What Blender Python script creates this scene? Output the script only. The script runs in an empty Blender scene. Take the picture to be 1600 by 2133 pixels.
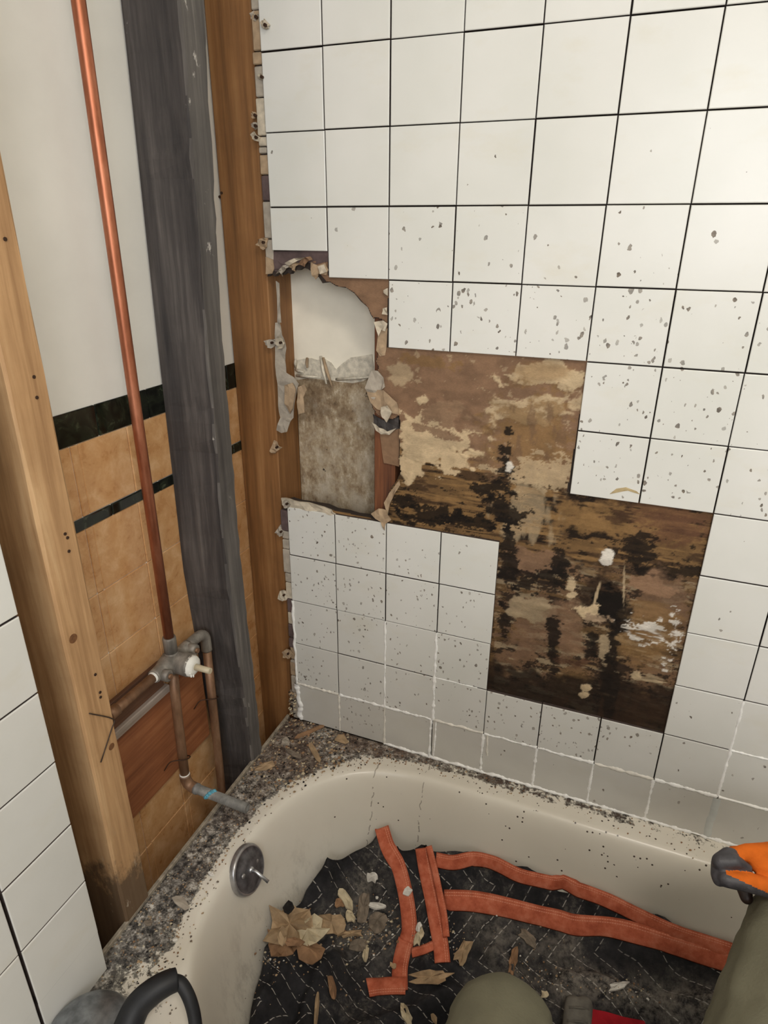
import bpy, bmesh, math, random
import numpy as np
from mathutils import Vector, Matrix, noise as mnoise

random.seed(7)
rng = np.random.RandomState(11)
scn = bpy.context.scene
COL = scn.collection
PI = math.pi

# ------------------------------------------------------------------ camera
FPX = 1353.86                      # focal length in pixels of a 1600 x 2133 frame
YAW, PITCH, ROLL = 0.3731, -0.4051, 0.0073
CAM = np.array([0.6307, -1.0606, 1.4563])


def cam_axes():
    ca, sa, cb, sb = math.cos(YAW), math.sin(YAW), math.cos(PITCH), math.sin(PITCH)
    f = np.array([-sa * cb, ca * cb, sb])
    r = np.array([ca, sa, 0.0])
    u = np.cross(r, f)
    cc, sc = math.cos(ROLL), math.sin(ROLL)
    return cc * r + sc * u, -sc * r + cc * u, f


AR, AU, AF = cam_axes()
cd = bpy.data.cameras.new('camera')
cam = bpy.data.objects.new('camera', cd)
COL.objects.link(cam)
cd.sensor_fit = 'VERTICAL'
cd.sensor_height = 36.0
cd.sensor_width = 36.0
cd.lens = 36.0 * FPX / 2133.0
cd.clip_start = 0.02
cam.matrix_world = Matrix(((AR[0], AU[0], -AF[0], CAM[0]), (AR[1], AU[1], -AF[1], CAM[1]),
                           (AR[2], AU[2], -AF[2], CAM[2]), (0, 0, 0, 1)))
scn.camera = cam


def ray(px, py):
    return AF + (px - 800) / FPX * AR - (py - 1066.5) / FPX * AU


def onx(px, py, x):
    d = ray(px, py); return CAM + d * (x - CAM[0]) / d[0]


def ony(px, py, y):
    d = ray(px, py); return CAM + d * (y - CAM[1]) / d[1]


def onz(px, py, z):
    d = ray(px, py); return CAM + d * (z - CAM[2]) / d[2]


def at(px, py, depth):
    return CAM + ray(px, py) * depth


def project(P):
    d = np.asarray(P) - CAM
    z = d @ AF
    return 800 + FPX * (d @ AR) / z, 1066.5 - FPX * (d @ AU) / z


# ------------------------------------------------------------------ world, lights, exposure
w = bpy.data.worlds.new('world')
scn.world = w
w.use_nodes = True
w.node_tree.nodes['Background'].inputs[0].default_value = (0.75, 0.85, 1.0, 1)
w.node_tree.nodes['Background'].inputs[1].default_value = 0.3


def area(name, loc, target, sx, sy, power, col):
    l = bpy.data.lights.new(name, 'AREA')
    l.shape = 'RECTANGLE'; l.size = sx; l.size_y = sy; l.energy = power; l.color = col
    o = bpy.data.objects.new(name, l)
    COL.objects.link(o)
    o.location = loc
    o.rotation_euler = (Vector(target) - Vector(loc)).to_track_quat('-Z', 'Y').to_euler()
    return o


area('ceiling_lamp_light', (1.05, -1.35, 2.36), (1.05, -1.35, 0), 0.34, 0.34, 16, (1.0, 0.91, 0.80))
area('window_light', (1.0, -2.26, 1.72), (0.45, -0.2, 0.95), 0.95, 0.8, 29, (0.95, 0.97, 1.0))

vs = scn.view_settings
vs.view_transform = 'Standard'
vs.look = 'None'
vs.gamma = 1.0
vs.use_curve_mapping = False
vs.exposure = -0.44


# ------------------------------------------------------------------ helpers
def lin(r, g, b):
    def f(c):
        c /= 255.0
        return c / 12.92 if c <= 0.04045 else ((c + 0.055) / 1.055) ** 2.4
    return (f(r), f(g), f(b), 1.0)


def lin3(c):
    return np.array(lin(*c)[:3])


class NT:
    """small node graph helper"""
    def __init__(self, name):
        self.m = bpy.data.materials.new(name)
        self.m.use_nodes = True
        self.t = self.m.node_tree
        self.b = self.t.nodes['Principled BSDF']

    def n(self, typ, **kw):
        nd = self.t.nodes.new(typ)
        for k, v in kw.items():
            setattr(nd, k, v)
        return nd

    def l(self, a, b):
        self.t.links.new(a, b)

    def val(self, sock, v):
        if isinstance(v, (int, float)):
            sock.default_value = v
        elif isinstance(v, tuple):
            sock.default_value = v
        else:
            self.l(v, sock)

    def math(self, op, a, b=None, clamp=False):
        nd = self.n('ShaderNodeMath', operation=op, use_clamp=clamp)
        self.val(nd.inputs[0], a)
        if b is not None:
            self.val(nd.inputs[1], b)
        return nd.outputs[0]

    def coords(self, kind='pos', scale=(1, 1, 1)):
        if kind == 'pos':
            o = self.n('ShaderNodeNewGeometry').outputs['Position']
        elif kind == 'uv':
            o = self.n('ShaderNodeTexCoord').outputs['UV']
        else:
            o = self.n('ShaderNodeTexCoord').outputs['Object']
        mp = self.n('ShaderNodeMapping')
        mp.inputs['Scale'].default_value = scale
        self.l(o, mp.inputs['Vector'])
        return mp.outputs[0]

    def noise(self, vec, scale, detail=4, rough=0.55, dist=0.0):
        nd = self.n('ShaderNodeTexNoise')
        self.l(vec, nd.inputs['Vector'])
        nd.inputs['Scale'].default_value = scale
        nd.inputs['Detail'].default_value = detail
        nd.inputs['Roughness'].default_value = rough
        nd.inputs['Distortion'].default_value = dist
        return nd.outputs[0]

    def ramp(self, fac, stops, interp='LINEAR'):
        nd = self.n('ShaderNodeValToRGB')
        cr = nd.color_ramp
        cr.interpolation = interp
        while len(cr.elements) < len(stops):
            cr.elements.new(0.5)
        for e, (p, c) in zip(cr.elements, stops):
            e.position = p
            e.color = c if len(c) == 4 else (*c, 1)
        self.val(nd.inputs[0], fac)
        return nd.outputs[0]

    def step(self, v, lo, hi):
        nd = self.n('ShaderNodeMapRange')
        nd.clamp = True
        self.val(nd.inputs['Value'], v)
        nd.inputs['From Min'].default_value = lo
        nd.inputs['From Max'].default_value = hi
        return nd.outputs[0]

    def mix(self, fac, a, b):
        nd = self.n('ShaderNodeMix', data_type='RGBA')
        self.val(nd.inputs[0], fac)
        self.val(nd.inputs[6], a)
        self.val(nd.inputs[7], b)
        return nd.outputs[2]

    def attr(self, name, kind='GEOMETRY'):
        nd = self.n('ShaderNodeAttribute', attribute_type=kind, attribute_name=name)
        return nd

    def bump(self, h, strength=0.3, dist=0.002):
        nd = self.n('ShaderNodeBump')
        nd.inputs['Strength'].default_value = strength
        nd.inputs['Distance'].default_value = dist
        self.l(h, nd.inputs['Height'])
        self.l(nd.outputs[0], self.b.inputs['Normal'])

    def done(self, col, rough=0.6, metal=0.0, spec=None):
        self.val(self.b.inputs['Base Color'], col)
        self.val(self.b.inputs['Roughness'], rough)
        self.val(self.b.inputs['Metallic'], metal)
        if spec is not None:
            self.b.inputs['Specular IOR Level'].default_value = spec
        return self.m


def plain(name, rgb, rough=0.6, metal=0.0, var=0.15, scale=30, bump=0.0, spec=None):
    g = NT(name)
    v = g.coords('pos')
    f = g.noise(v, scale, 5)
    c = np.array(lin(*rgb))
    a = tuple(np.clip(c * (1 - var), 0, 1)[:3]) + (1,)
    b = tuple(np.clip(c * (1 + var), 0, 1)[:3]) + (1,)
    col = g.ramp(f, [(0.3, a), (0.7, b)])
    if bump:
        g.bump(f, bump, 0.003)
    return g.done(col, rough, metal, spec)


def wood(name, dark, mid, light, axis='z', grain=1.0, rough=0.65, bump=0.25, dirt=None, dirt_lo=0.62, foot=None):
    g = NT(name)
    sc = {'z': (34, 34, 1.6), 'y': (34, 1.6, 34), 'x': (1.6, 34, 34)}[axis]
    v = g.coords('pos', tuple(s * grain for s in sc))
    n1 = g.noise(v, 1.0, 6, 0.6, 0.6)
    v2 = g.coords('pos', tuple(s * grain * 4.0 for s in sc))
    n2 = g.noise(v2, 1.0, 4, 0.6, 0.3)
    f = g.math('ADD', g.math('MULTIPLY', n1, 0.65), g.math('MULTIPLY', n2, 0.35))
    col = g.ramp(f, [(0.33, lin(*dark)), (0.5, lin(*mid)), (0.66, lin(*light))])
    big = g.noise(g.coords('pos', (1, 1, 1)), 9.0, 5, 0.6)
    col = g.mix(g.step(big, 0.45, 0.75), col, g.mix(0.5, col, lin(*dark)))
    if dirt:
        d = g.noise(g.coords('pos', (1, 1, 0.6)), 26, 8, 0.7)
        col = g.mix(g.step(d, dirt_lo, dirt_lo + 0.05), col, lin(*dirt))
    if foot:
        # water stain climbing from the sole: ragged patches, thickest at the foot
        sz = g.n('ShaderNodeSeparateXYZ'); g.l(g.n('ShaderNodeNewGeometry').outputs['Position'], sz.inputs[0])
        st_ = g.noise(g.coords('pos', (1, 1, 0.5)), 30, 8, 0.7)
        m_ = g.math('ADD', st_, g.step(sz.outputs[2], foot[0], foot[1]))
        col = g.mix(g.math('MULTIPLY', g.step(m_, 0.95, 1.1), 0.8), col, lin(72, 58, 46))
        col = g.mix(g.math('MULTIPLY', g.step(g.noise(g.coords('pos', (1, 1, 0.4)), 60, 5, 0.7), 0.62, 0.68), g.step(sz.outputs[2], 0.62, 0.46)), col, lin(176, 160, 140))
    g.bump(f, bump, 0.004)
    return g.done(col, rough)


def put(name, mesh, mat, parent=None, label=None, cat=None, group=None, kind=None):
    o = bpy.data.objects.new(name, mesh)
    COL.objects.link(o)
    if mat is not None:
        ms = mat if isinstance(mat, (list, tuple)) else [mat]
        if len(mesh.materials) == 0:
            for m in ms:
                mesh.materials.append(m)
    if parent is not None:
        o.parent = parent
    tag(o, label, cat, group, kind)
    return o


def tag(o, label=None, cat=None, group=None, kind=None):
    if label: o['label'] = label
    if cat: o['category'] = cat
    if group: o['group'] = group
    if kind: o['kind'] = kind
    return o


def empty(name, loc, label=None, cat=None, group=None):
    o = bpy.data.objects.new(name, None)
    COL.objects.link(o)
    o.location = loc
    o.empty_display_size = 0.02
    bpy.context.view_layer.update()
    return tag(o, label, cat, group)


def keep(o, parent):
    """parent o (built in world coordinates) to an empty away from the origin"""
    o.parent = parent
    o.matrix_parent_inverse = Matrix.Translation(-Vector(parent.location))
    return o


def mesh_of(name, verts, faces, smooth=False):
    me = bpy.data.meshes.new(name)
    me.from_pydata([tuple(map(float, v)) for v in verts], [], faces)
    me.update()
    if smooth:
        me.polygons.foreach_set('use_smooth', [True] * len(me.polygons))
    return me


def bm_mesh(name, bm, smooth=False):
    bmesh.ops.recalc_face_normals(bm, faces=bm.faces)
    me = bpy.data.meshes.new(name)
    bm.to_mesh(me)
    bm.free()
    if smooth:
        me.polygons.foreach_set('use_smooth', [True] * len(me.polygons))
    return me


def box_mesh(name, x0, x1, y0, y1, z0, z1, bevel=0.0, seg=1):
    bm = bmesh.new()
    bmesh.ops.create_cube(bm, size=1)
    for v in bm.verts:
        v.co.x = x0 if v.co.x < 0 else x1
        v.co.y = y0 if v.co.y < 0 else y1
        v.co.z = z0 if v.co.z < 0 else z1
    if bevel:
        bmesh.ops.bevel(bm, geom=bm.edges[:], offset=bevel, segments=seg, affect='EDGES', profile=0.5)
    return bm_mesh(name, bm)


def tube_mesh(name, pts, radii, seg=16, caps=True, hollow=0.0):
    """swept tube along points; radii scalar or list"""
    P = [Vector(p) for p in pts]
    if not hasattr(radii, '__len__'):
        radii = [radii] * len(P)
    verts, faces = [], []
    t0 = (P[1] - P[0]).normalized()
    n = t0.orthogonal().normalized()
    for i, p in enumerate(P):
        if i == 0: t = (P[1] - P[0])
        elif i == len(P) - 1: t = (P[-1] - P[-2])
        else: t = (P[i + 1] - P[i]).normalized() + (P[i] - P[i - 1]).normalized()
        t.normalize()
        n = (n - t * n.dot(t)).normalized()
        b = t.cross(n)
        for k in range(seg):
            a = 2 * PI * k / seg
            verts.append(p + (n * math.cos(a) + b * math.sin(a)) * radii[i])
    for i in range(len(P) - 1):
        for k in range(seg):
            k2 = (k + 1) % seg
            faces.append((i * seg + k, i * seg + k2, (i + 1) * seg + k2, (i + 1) * seg + k))
    if caps:
        faces.append(tuple(range(seg))[::-1])
        last = (len(P) - 1) * seg
        if hollow:
            t = (P[-1] - P[-2]).normalized()
            c = P[-1]
            base = len(verts)
            for k in range(seg):
                verts.append(c + (verts[last + k] - c) * hollow)
            for k in range(seg):
                verts.append(c + (verts[last + k] - c) * hollow - t * radii[-1] * 3)
            for k in range(seg):
                k2 = (k + 1) % seg
                faces.append((last + k, last + k2, base + k2, base + k))
                faces.append((base + k, base + k2, base + seg + k2, base + seg + k))
            faces.append(tuple(base + seg + k for k in range(seg)))
        else:
            faces.append(tuple(last + k for k in range(seg)))
    me = mesh_of(name, verts, faces)
    me.polygons.foreach_set('use_smooth', [len(p.vertices) == 4 for p in me.polygons])
    return me


def smooth_path(pts, n=8):
    """Catmull-Rom through the points"""
    P = [np.array(p, float) for p in pts]
    P = [2 * P[0] - P[1]] + P + [2 * P[-1] - P[-2]]
    out = []
    for i in range(1, len(P) - 2):
        for k in range(n):
            t = k / n
            a, b, c, d = P[i - 1], P[i], P[i + 1], P[i + 2]
            out.append(0.5 * ((2 * b) + (-a + c) * t + (2 * a - 5 * b + 4 * c - d) * t * t + (-a + 3 * b - 3 * c + d) * t ** 3))
    out.append(P[-2])
    return out


def prism(name, outline, y0, y1, smooth=False):
    """outline [(x,z)] of a simple polygon in the wall plane, thickness from y0 (front) to y1"""
    bm = bmesh.new()
    vs_ = [bm.verts.new((x, y0, z)) for x, z in outline]
    es = [bm.edges.new((vs_[i], vs_[(i + 1) % len(vs_)])) for i in range(len(vs_))]
    bmesh.ops.triangle_fill(bm, edges=es, use_beauty=True)
    r = bmesh.ops.extrude_face_region(bm, geom=bm.faces[:])
    for v in r['geom']:
        if isinstance(v, bmesh.types.BMVert):
            v.co.y = y1
    return bm_mesh(name, bm, smooth)


# numpy value noise ------------------------------------------------
_perm = rng.rand(256, 256)


def vnoise(x, y):
    xi = np.floor(x).astype(int); yi = np.floor(y).astype(int)
    fx = x - xi; fy = y - yi
    fx = fx * fx * (3 - 2 * fx); fy = fy * fy * (3 - 2 * fy)
    a = _perm[xi & 255, yi & 255]; b = _perm[(xi + 1) & 255, yi & 255]
    c = _perm[xi & 255, (yi + 1) & 255]; d = _perm[(xi + 1) & 255, (yi + 1) & 255]
    return (a * (1 - fx) + b * fx) * (1 - fy) + (c * (1 - fx) + d * fx) * fy


def fbm(x, y, o=5, g=0.55):
    s = 0; a = 1; t = 0
    for k in range(o):
        s = s + a * vnoise(x * 2 ** k + 17.3 * k, y * 2 ** k + 5.1 * k); t += a; a *= g
    return s / t


def sstep(v, lo, hi):
    t = np.clip((v - lo) / (hi - lo), 0, 1)
    return t * t * (3 - 2 * t)


def inside(px, py, poly):
    px = np.asarray(px); py = np.asarray(py)
    r = np.zeros(px.shape, bool)
    n = len(poly)
    for i in range(n):
        x1, y1 = poly[i]; x2, y2 = poly[(i + 1) % n]
        c = ((y1 > py) != (y2 > py)) & (px < (x2 - x1) * (py - y1) / (y2 - y1 + 1e-12) + x1)
        r ^= c
    return r


def set_color(me, name, cols):
    ca = me.color_attributes.new(name, 'FLOAT_COLOR', 'POINT')
    buf = np.ones((len(me.vertices), 4), np.float32)
    buf[:, :cols.shape[1]] = cols
    ca.data.foreach_set('color', buf.ravel())


def set_float(me, name, vals):
    at_ = me.attributes.new(name, 'FLOAT', 'POINT')
    at_.data.foreach_set('value', np.asarray(vals, np.float32))


# ------------------------------------------------------------------ materials
def tile_material():
    g = NT('white_glazed_tile')
    pos = g.coords('pos')
    base = g.ramp(g.noise(pos, 5.0, 3), [(0.3, lin(220, 220, 213)), (0.7, lin(230, 229, 224))])
    # faint yellowish film
    film = g.noise(g.coords('pos', (3, 3, 6)), 3.0, 5, 0.6)
    base = g.mix(g.math('MULTIPLY', g.step(film, 0.55, 0.8), 0.35), base, lin(214, 206, 180))
    grey_amt = g.attr('row_grey', 'OBJECT').outputs['Fac']  # amount of greyer tone, set for each tile
    base = g.mix(grey_amt, base, g.ramp(g.noise(pos, 9, 4), [(0.3, lin(176, 170, 160)), (0.7, lin(192, 187, 178))]))
    # specks of dried mastic: random cells of a voronoi pattern, density set for each tile
    dens = g.attr('speck_density', 'OBJECT').outputs['Fac']
    size = g.attr('speck_size', 'OBJECT').outputs['Fac']
    warp = g.n('ShaderNodeTexNoise'); g.l(pos, warp.inputs['Vector']); warp.inputs['Scale'].default_value = 120
    warp.inputs['Detail'].default_value = 2
    off = g.n('ShaderNodeVectorMath', operation='SCALE')
    sub = g.n('ShaderNodeVectorMath', operation='SUBTRACT')
    g.l(warp.outputs['Color'], sub.inputs[0]); sub.inputs[1].default_value = (0.5, 0.5, 0.5)
    g.l(sub.outputs[0], off.inputs[0]); off.inputs['Scale'].default_value = 0.0085
    add = g.n('ShaderNodeVectorMath', operation='ADD')
    g.l(pos, add.inputs[0]); g.l(off.outputs[0], add.inputs[1])
    spots = None
    clump = g.noise(pos, 16, 3, 0.6)
    for (sc, seed, k, sq) in ((95, 0.0, 0.0023, 0.55), (150, 3.7, 0.0016, 0.5)):
        mp = g.n('ShaderNodeMapping'); g.l(add.outputs[0], mp.inputs['Vector'])
        mp.inputs['Location'].default_value = (seed, 0, seed * 2)
        mp.inputs['Scale'].default_value = (1, 0.15, sq + 0.2)
        vo = g.n('ShaderNodeTexVoronoi'); g.l(mp.outputs[0], vo.inputs['Vector'])
        vo.inputs['Scale'].default_value = sc
        rnd = g.n('ShaderNodeSeparateColor'); g.l(vo.outputs['Color'], rnd.inputs[0])
        th = g.math('MULTIPLY', dens, g.math('MULTIPLY', g.step(clump, 0.33, 0.66), 1.5))
        on = g.math('LESS_THAN', rnd.outputs[0], th)
        rad = g.math('MULTIPLY', g.math('MULTIPLY', size, k * sc), g.math('ADD', rnd.outputs[1], 0.35))
        d = g.math('LESS_THAN', vo.outputs['Distance'], rad)
        s = g.math('MULTIPLY', on, d)
        s = g.math('MULTIPLY', s, g.math('ADD', g.math('MULTIPLY', rnd.outputs[2], 0.5), 0.5))
        spots = s if spots is None else g.math('MAXIMUM', spots, s)
    col = g.mix(spots, base, g.ramp(g.noise(pos, 90, 2), [(0.4, lin(90, 81, 72)), (0.6, lin(136, 125, 112))]))
    rough = g.math('ADD', g.math('MULTIPLY', spots, 0.4), 0.27)
    h = g.math('ADD', g.math('MULTIPLY', g.noise(pos, 12, 2), 0.4), g.math('MULTIPLY', spots, 0.3))
    g.bump(h, 0.12, 0.003)
    return g.done(col, rough, spec=0.35)


M = {}
M['tile'] = tile_material()
M['tile_edge'] = plain('unglazed_tile_edge', (74, 62, 58), 0.9, var=0.3, scale=80)
M['paint'] = plain('painted_plaster', (234, 232, 225), 0.7, var=0.06, scale=6)
M['ceiling'] = plain('ceiling_paint', (228, 225, 216), 0.85, var=0.04, scale=5)
M['floor'] = plain('floor_tile', (150, 140, 125), 0.5, var=0.15, scale=10)
M['gypsum'] = plain('gypsum_board_brown', (52, 42, 36), 0.9, var=0.3, scale=40, bump=0.4)
M['gyp_edge'] = plain('torn_gypsum', (196, 184, 164), 0.95, var=0.25, scale=70, bump=0.6)
M['paper'] = plain('torn_board_paper', (170, 146, 118), 0.9, var=0.25, scale=60, bump=0.4)
M['paper_grey'] = plain('grey_board_paper', (170, 160, 146), 0.9, var=0.2, scale=60, bump=0.4)
M['paper_brown'] = plain('brown_board_paper', (138, 108, 82), 0.9, var=0.12, scale=80, bump=0.25)
M['caulk'] = plain('white_caulk', (246, 245, 241), 0.4, var=0.08, scale=60, bump=0.4)
M['caulk_old'] = plain('dusty_caulk', (226, 221, 210), 0.55, var=0.2, scale=60, bump=0.4)
M['stud_light'] = wood('pine_stud', (150, 112, 74), (190, 150, 106), (212, 176, 132), dirt=None, foot=(0.66, 0.38))
M['stud_dark'] = wood('weathered_dark_stud', (38, 35, 35), (64, 59, 57), (94, 88, 84), dirt=(178, 172, 166), dirt_lo=0.66, bump=0.6, rough=0.75)
M['stud_dusty'] = wood('dusty_grey_stud_edge', (66, 62, 60), (94, 89, 85), (124, 118, 112), dirt=(190, 184, 176), dirt_lo=0.63, bump=0.4, rough=0.8)
M['stud_brown'] = wood('brown_fir_stud', (104, 70, 38), (142, 98, 56), (166, 122, 76))
M['stud_red'] = wood('red_stained_stud', (78, 46, 30), (118, 72, 44), (150, 94, 58), grain=1.3)
M['board_red'] = wood('reddish_blocking_board', (110, 62, 36), (150, 92, 56), (178, 118, 76), axis='y')
M['board_dark'] = wood('dark_backing_board', (74, 48, 34), (104, 70, 50), (132, 94, 70), axis='y')
M['plaster_warm'] = plain('warm_white_plaster', (247, 240, 222), 0.8, var=0.05, scale=20)
M['splinter'] = plain('whitewashed_splinters', (214, 206, 188), 0.85, var=0.3, scale=90, bump=0.8)


# ------------------------------------------------------------------ the setting
RIM = 0.40
ZJ0 = 1.7155
T = 0.110
CEIL = 2.42


def zj(j):
    return ZJ0 - T * j


def struct(name, mesh, mat, parent=None):
    return put(name, mesh, mat, parent, kind='structure' if parent is None else None)


struct('floor', box_mesh('floor', -0.6, 1.75, -2.5, 0.3, -0.08, 0.0), M['floor'])
struct('ceiling', box_mesh('ceiling', -0.6, 1.75, -2.5, 0.3, CEIL, CEIL + 0.08), M['ceiling'])
struct('wall_right', box_mesh('wall_right', 1.545, 1.65, -2.4, 0.02, 0.0, CEIL), M['paint'])

# the wall behind the photographer has a window: four pieces round the opening
wf = struct('wall_front', box_mesh('wall_front', -0.5, 0.45, -2.42, -2.30, 0.0, CEIL), M['paint'])
for nm, a in (('wall_panel', (1.55, 1.65, 0.0, CEIL)), ('wall_panel', (0.45, 1.55, 0.0, 1.20)), ('wall_panel', (0.45, 1.55, 2.20, CEIL))):
    put(nm, box_mesh(nm, a[0], a[1], -2.42, -2.30, a[2], a[3]), M['paint'], wf)
win = struct('window_1', box_mesh('window_frame', 0.45, 0.50, -2.40, -2.32, 1.20, 2.20), M['paint'])
for a in ((1.50, 1.55, 1.20, 2.20), (0.50, 1.50, 1.20, 1.25), (0.50, 1.50, 2.15, 2.20), (0.98, 1.02, 1.25, 2.15)):
    put('window_frame', box_mesh('window_frame', a[0], a[1], -2.40, -2.32, a[2], a[3]), M['paint'], win)

# back wall: gypsum board with the torn-out bay, its outline read off the photograph
PB = 0.0085        # front of the board behind the tiles
BT = 0.0215        # back of the board
edge_px = [(557, 576), (566, 570), (572, 576), (580, 568), (588, 573), (598, 566), (604, 571), (613, 560), (622, 563), (630, 557),
           (641, 560), (650, 566), (655, 578), (664, 577), (672, 590), (688, 588), (700, 596), (722, 600), (738, 611), (752, 628),
           (766, 640), (772, 655), (778, 664), (786, 662), (803, 670), (799, 684), (792, 690), (791, 705), (785, 722), (787, 741),
           (782, 752), (789, 765), (783, 778), (786, 788), (775, 800), (762, 806), (766, 820), (772, 834), (776, 850),
           (788, 866), (802, 872), (820, 874), (832, 866), (833, 884), (831, 905), (833, 930), (831, 955), (835, 982), (826, 1002), (816, 1014),
           (808, 1030), (803, 1046), (803, 1062), (798, 1074), (802, 1086), (788, 1084), (770, 1076), (745, 1073), (720, 1066), (700, 1063),
           (680, 1054), (660, 1051), (640, 1048), (625, 1046), (606, 1040), (592, 1043)]
edge_xz = [(p[0], p[2]) for p in (ony(a, b, PB) for a, b in edge_px)]
ztop, xr = zj(-3), 1.545
ragged = []
rr = random.Random(3)
for k in range(30):
    z = ztop - (ztop - edge_xz[0][1]) * k / 30
    ragged.append((-0.010 + rr.uniform(-0.004, 0.003), z))
ragged2 = []
for k in range(1, 22):
    z = edge_xz[-1][1] - (edge_xz[-1][1] - RIM - 0.01) * k / 22
    ragged2.append((-0.010 + rr.uniform(-0.004, 0.002), z))
outline = [(xr, ztop)] + ragged + edge_xz + ragged2 + [(-0.008, RIM + 0.006), (xr, RIM + 0.006)]
wall_back = struct('wall_back', prism('wall_back', outline, PB, BT), M['gypsum'])
put('wall_panel', box_mesh('upper_wall', -0.012, xr, 0.006, BT, ztop, CEIL), M['paint'], wall_back)
struct('wall_rear', box_mesh('wall_rear', -0.6, 1.65, 0.112, 0.16, 0.0, CEIL), M['paint'])


def tile_mesh(name, wdt, hgt, b=0.0013):
    """tile in the x-z plane, face at y=0, origin at its lower left corner"""
    x0, x1, z0, z1 = 0, wdt, 0, hgt
    V = [(x0 + b, 0, z0 + b), (x1 - b, 0, z0 + b), (x1 - b, 0, z1 - b), (x0 + b, 0, z1 - b),
         (x0 + b * .3, b * .35, z0 + b * .3), (x1 - b * .3, b * .35, z0 + b * .3), (x1 - b * .3, b * .35, z1 - b * .3), (x0 + b * .3, b * .35, z1 - b * .3),
         (x0, b * 1.2, z0), (x1, b * 1.2, z0), (x1, b * 1.2, z1), (x0, b * 1.2, z1),
         (x0, 0.0092, z0), (x1, 0.0092, z0), (x1, 0.0092, z1), (x0, 0.0092, z1)]
    F = [(0, 1, 2, 3), (12, 15, 14, 13)]
    for r in range(3):
        for k in range(4):
            k2 = (k + 1) % 4
            F.append((r * 4 + k, r * 4 + 4 + k, r * 4 + 4 + k2, r * 4 + k2))
    bm = bmesh.new()
    vs_ = [bm.verts.new(v) for v in V]
    for f in F:
        fc = bm.faces.new([vs_[i] for i in f])
        if max(f) >= 12:
            fc.material_index = 1
    me = bm_mesh(name, bm)
    me.materials.append(M['tile']); me.materials.append(M['tile_edge'])
    return me


GAP = 0.0018
full = tile_mesh('tile', T - GAP, T - GAP)
first = tile_mesh('tile', T - GAP - 0.0025, T - GAP)
short = tile_mesh('tile', T - GAP - 0.0025, 0.0665)
bottom_h = zj(11) - RIM - GAP * 0.5 - 0.002
bottom = tile_mesh('tile', T - GAP, bottom_h)
bottom0 = tile_mesh('tile', T - GAP - 0.0025, bottom_h)


def present(c, r):
    if r <= 2: return True
    if r == 3: return c >= 2
    if r in (4, 5): return c >= 5
    if r == 6: return c >= 7
    if r in (7, 8, 9): return c <= 3 or c >= 7
    return True


def speck(c, r):
    """how thickly a tile is spattered with specks (density, size)"""
    if r <= 0: return 0.0, 0.8
    if r == 1: return (0.02 if c >= 2 else 0.004), 0.85
    if r == 2: return (0.015 if c < 2 else max(0.03, 0.16 - 0.05 * abs(c - 3))), 1.0
    if r == 3: return max(0.04, 0.34 - 0.06 * abs(c - 3.0)), 1.05
    if r in (4, 5): return max(0.02, 0.26 - 0.07 * (c - 5)), 1.0
    if r == 6: return 0.02, 0.9
    if r in (7, 8): return (0.5 - 0.08 * c if c <= 3 else 0.03), 0.8
    if r == 9: return (0.42 - 0.03 * c if c <= 3 else max(0.02, 0.14 - 0.04 * (c - 7))), 0.8
    if r == 10: return (0.46 if c in (4, 5) else 0.40 - 0.02 * c if c < 7 else 0.06), 0.85
    return (0.55 if c == 1 else 0.08 if c == 0 else 0.04), 0.85


for r in range(-3, 12):
    for c in range(0, 14):
        if not present(c, r):
            continue
        x = c * T + GAP * 0.5 + (0.0025 if c == 0 else 0)
        z = zj(r + 1) + GAP * 0.5
        me = first if c == 0 else full
        if r == 2 and c == 0:
            me = short; z = zj(2) - GAP * 0.5 - 0.0665
        if r == 11:
            me = bottom0 if c == 0 else bottom; z = RIM + 0.002
        o = put('tile', me, M['tile'], wall_back)
        o.location = (x + rr.uniform(-.0004, .0004), rr.uniform(-.0004, .0006), z + rr.uniform(-.0004, .0004))
        o.rotation_euler = (rr.uniform(-.004, .004), 0, rr.uniform(-.004, .004))
        d, s = speck(c, r)
        o['speck_density'] = float(d * 1.5 * rr.uniform(0.8, 1.2)); o['speck_size'] = float(s)
        o['row_grey'] = {11: 0.6, 10: 0.32, 9: 0.22, 8: 0.15, 7: 0.08}.get(r, 0.0)  # tiles turn greyer towards the bottom rows

# left (plumbing) wall: what is left of its tiles
EDGE = -0.613
wall_left = struct('wall_left', box_mesh('wall_left', -0.0215, -0.0085, -2.32, EDGE - 0.001, RIM + 0.004, 2.05), M['gypsum'])
put('wall_panel', box_mesh('upper_wall', -0.0215, -0.006, -2.32, EDGE - 0.001, 2.05, CEIL), M['paint'], wall_left)
put('wall_panel', box_mesh('lower_wall', -0.0215, -0.006, -2.32, -0.78, 0.0, RIM + 0.004), M['paint'], wall_left)
for r in range(0, 15):
    z0 = 0.49 + 0.111 * (r - 1) + GAP * 0.5
    z1 = z0 + T - GAP + 0.001
    for c in range(0, 9):
        y1 = EDGE - 0.111 * c - (GAP if c else 0)
        me = full
        if r == 0:
            me = bottom
        o = put('tile', me, M['tile'], wall_left)
        # turn the tile so that its face looks along +x
        o.rotation_euler = (0, 0, PI / 2)
        o.location = (rr.uniform(-.0004, .0004), y1 - (T - GAP), z0 if r else RIM + 0.004)
        o['speck_density'] = 0.012 if r < 5 else 0.0; o['speck_size'] = 0.7; o['row_grey'] = 0.25 if r < 6 else 0.1

# ------------------------------------------------------------------ wall seen through the studs
XB = -0.11
wall_outer = struct('wall_outer', box_mesh('wall_outer', XB - 0.09, XB - 0.001, -1.2, 0.03, 0.0, CEIL), M['paint'])


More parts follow.
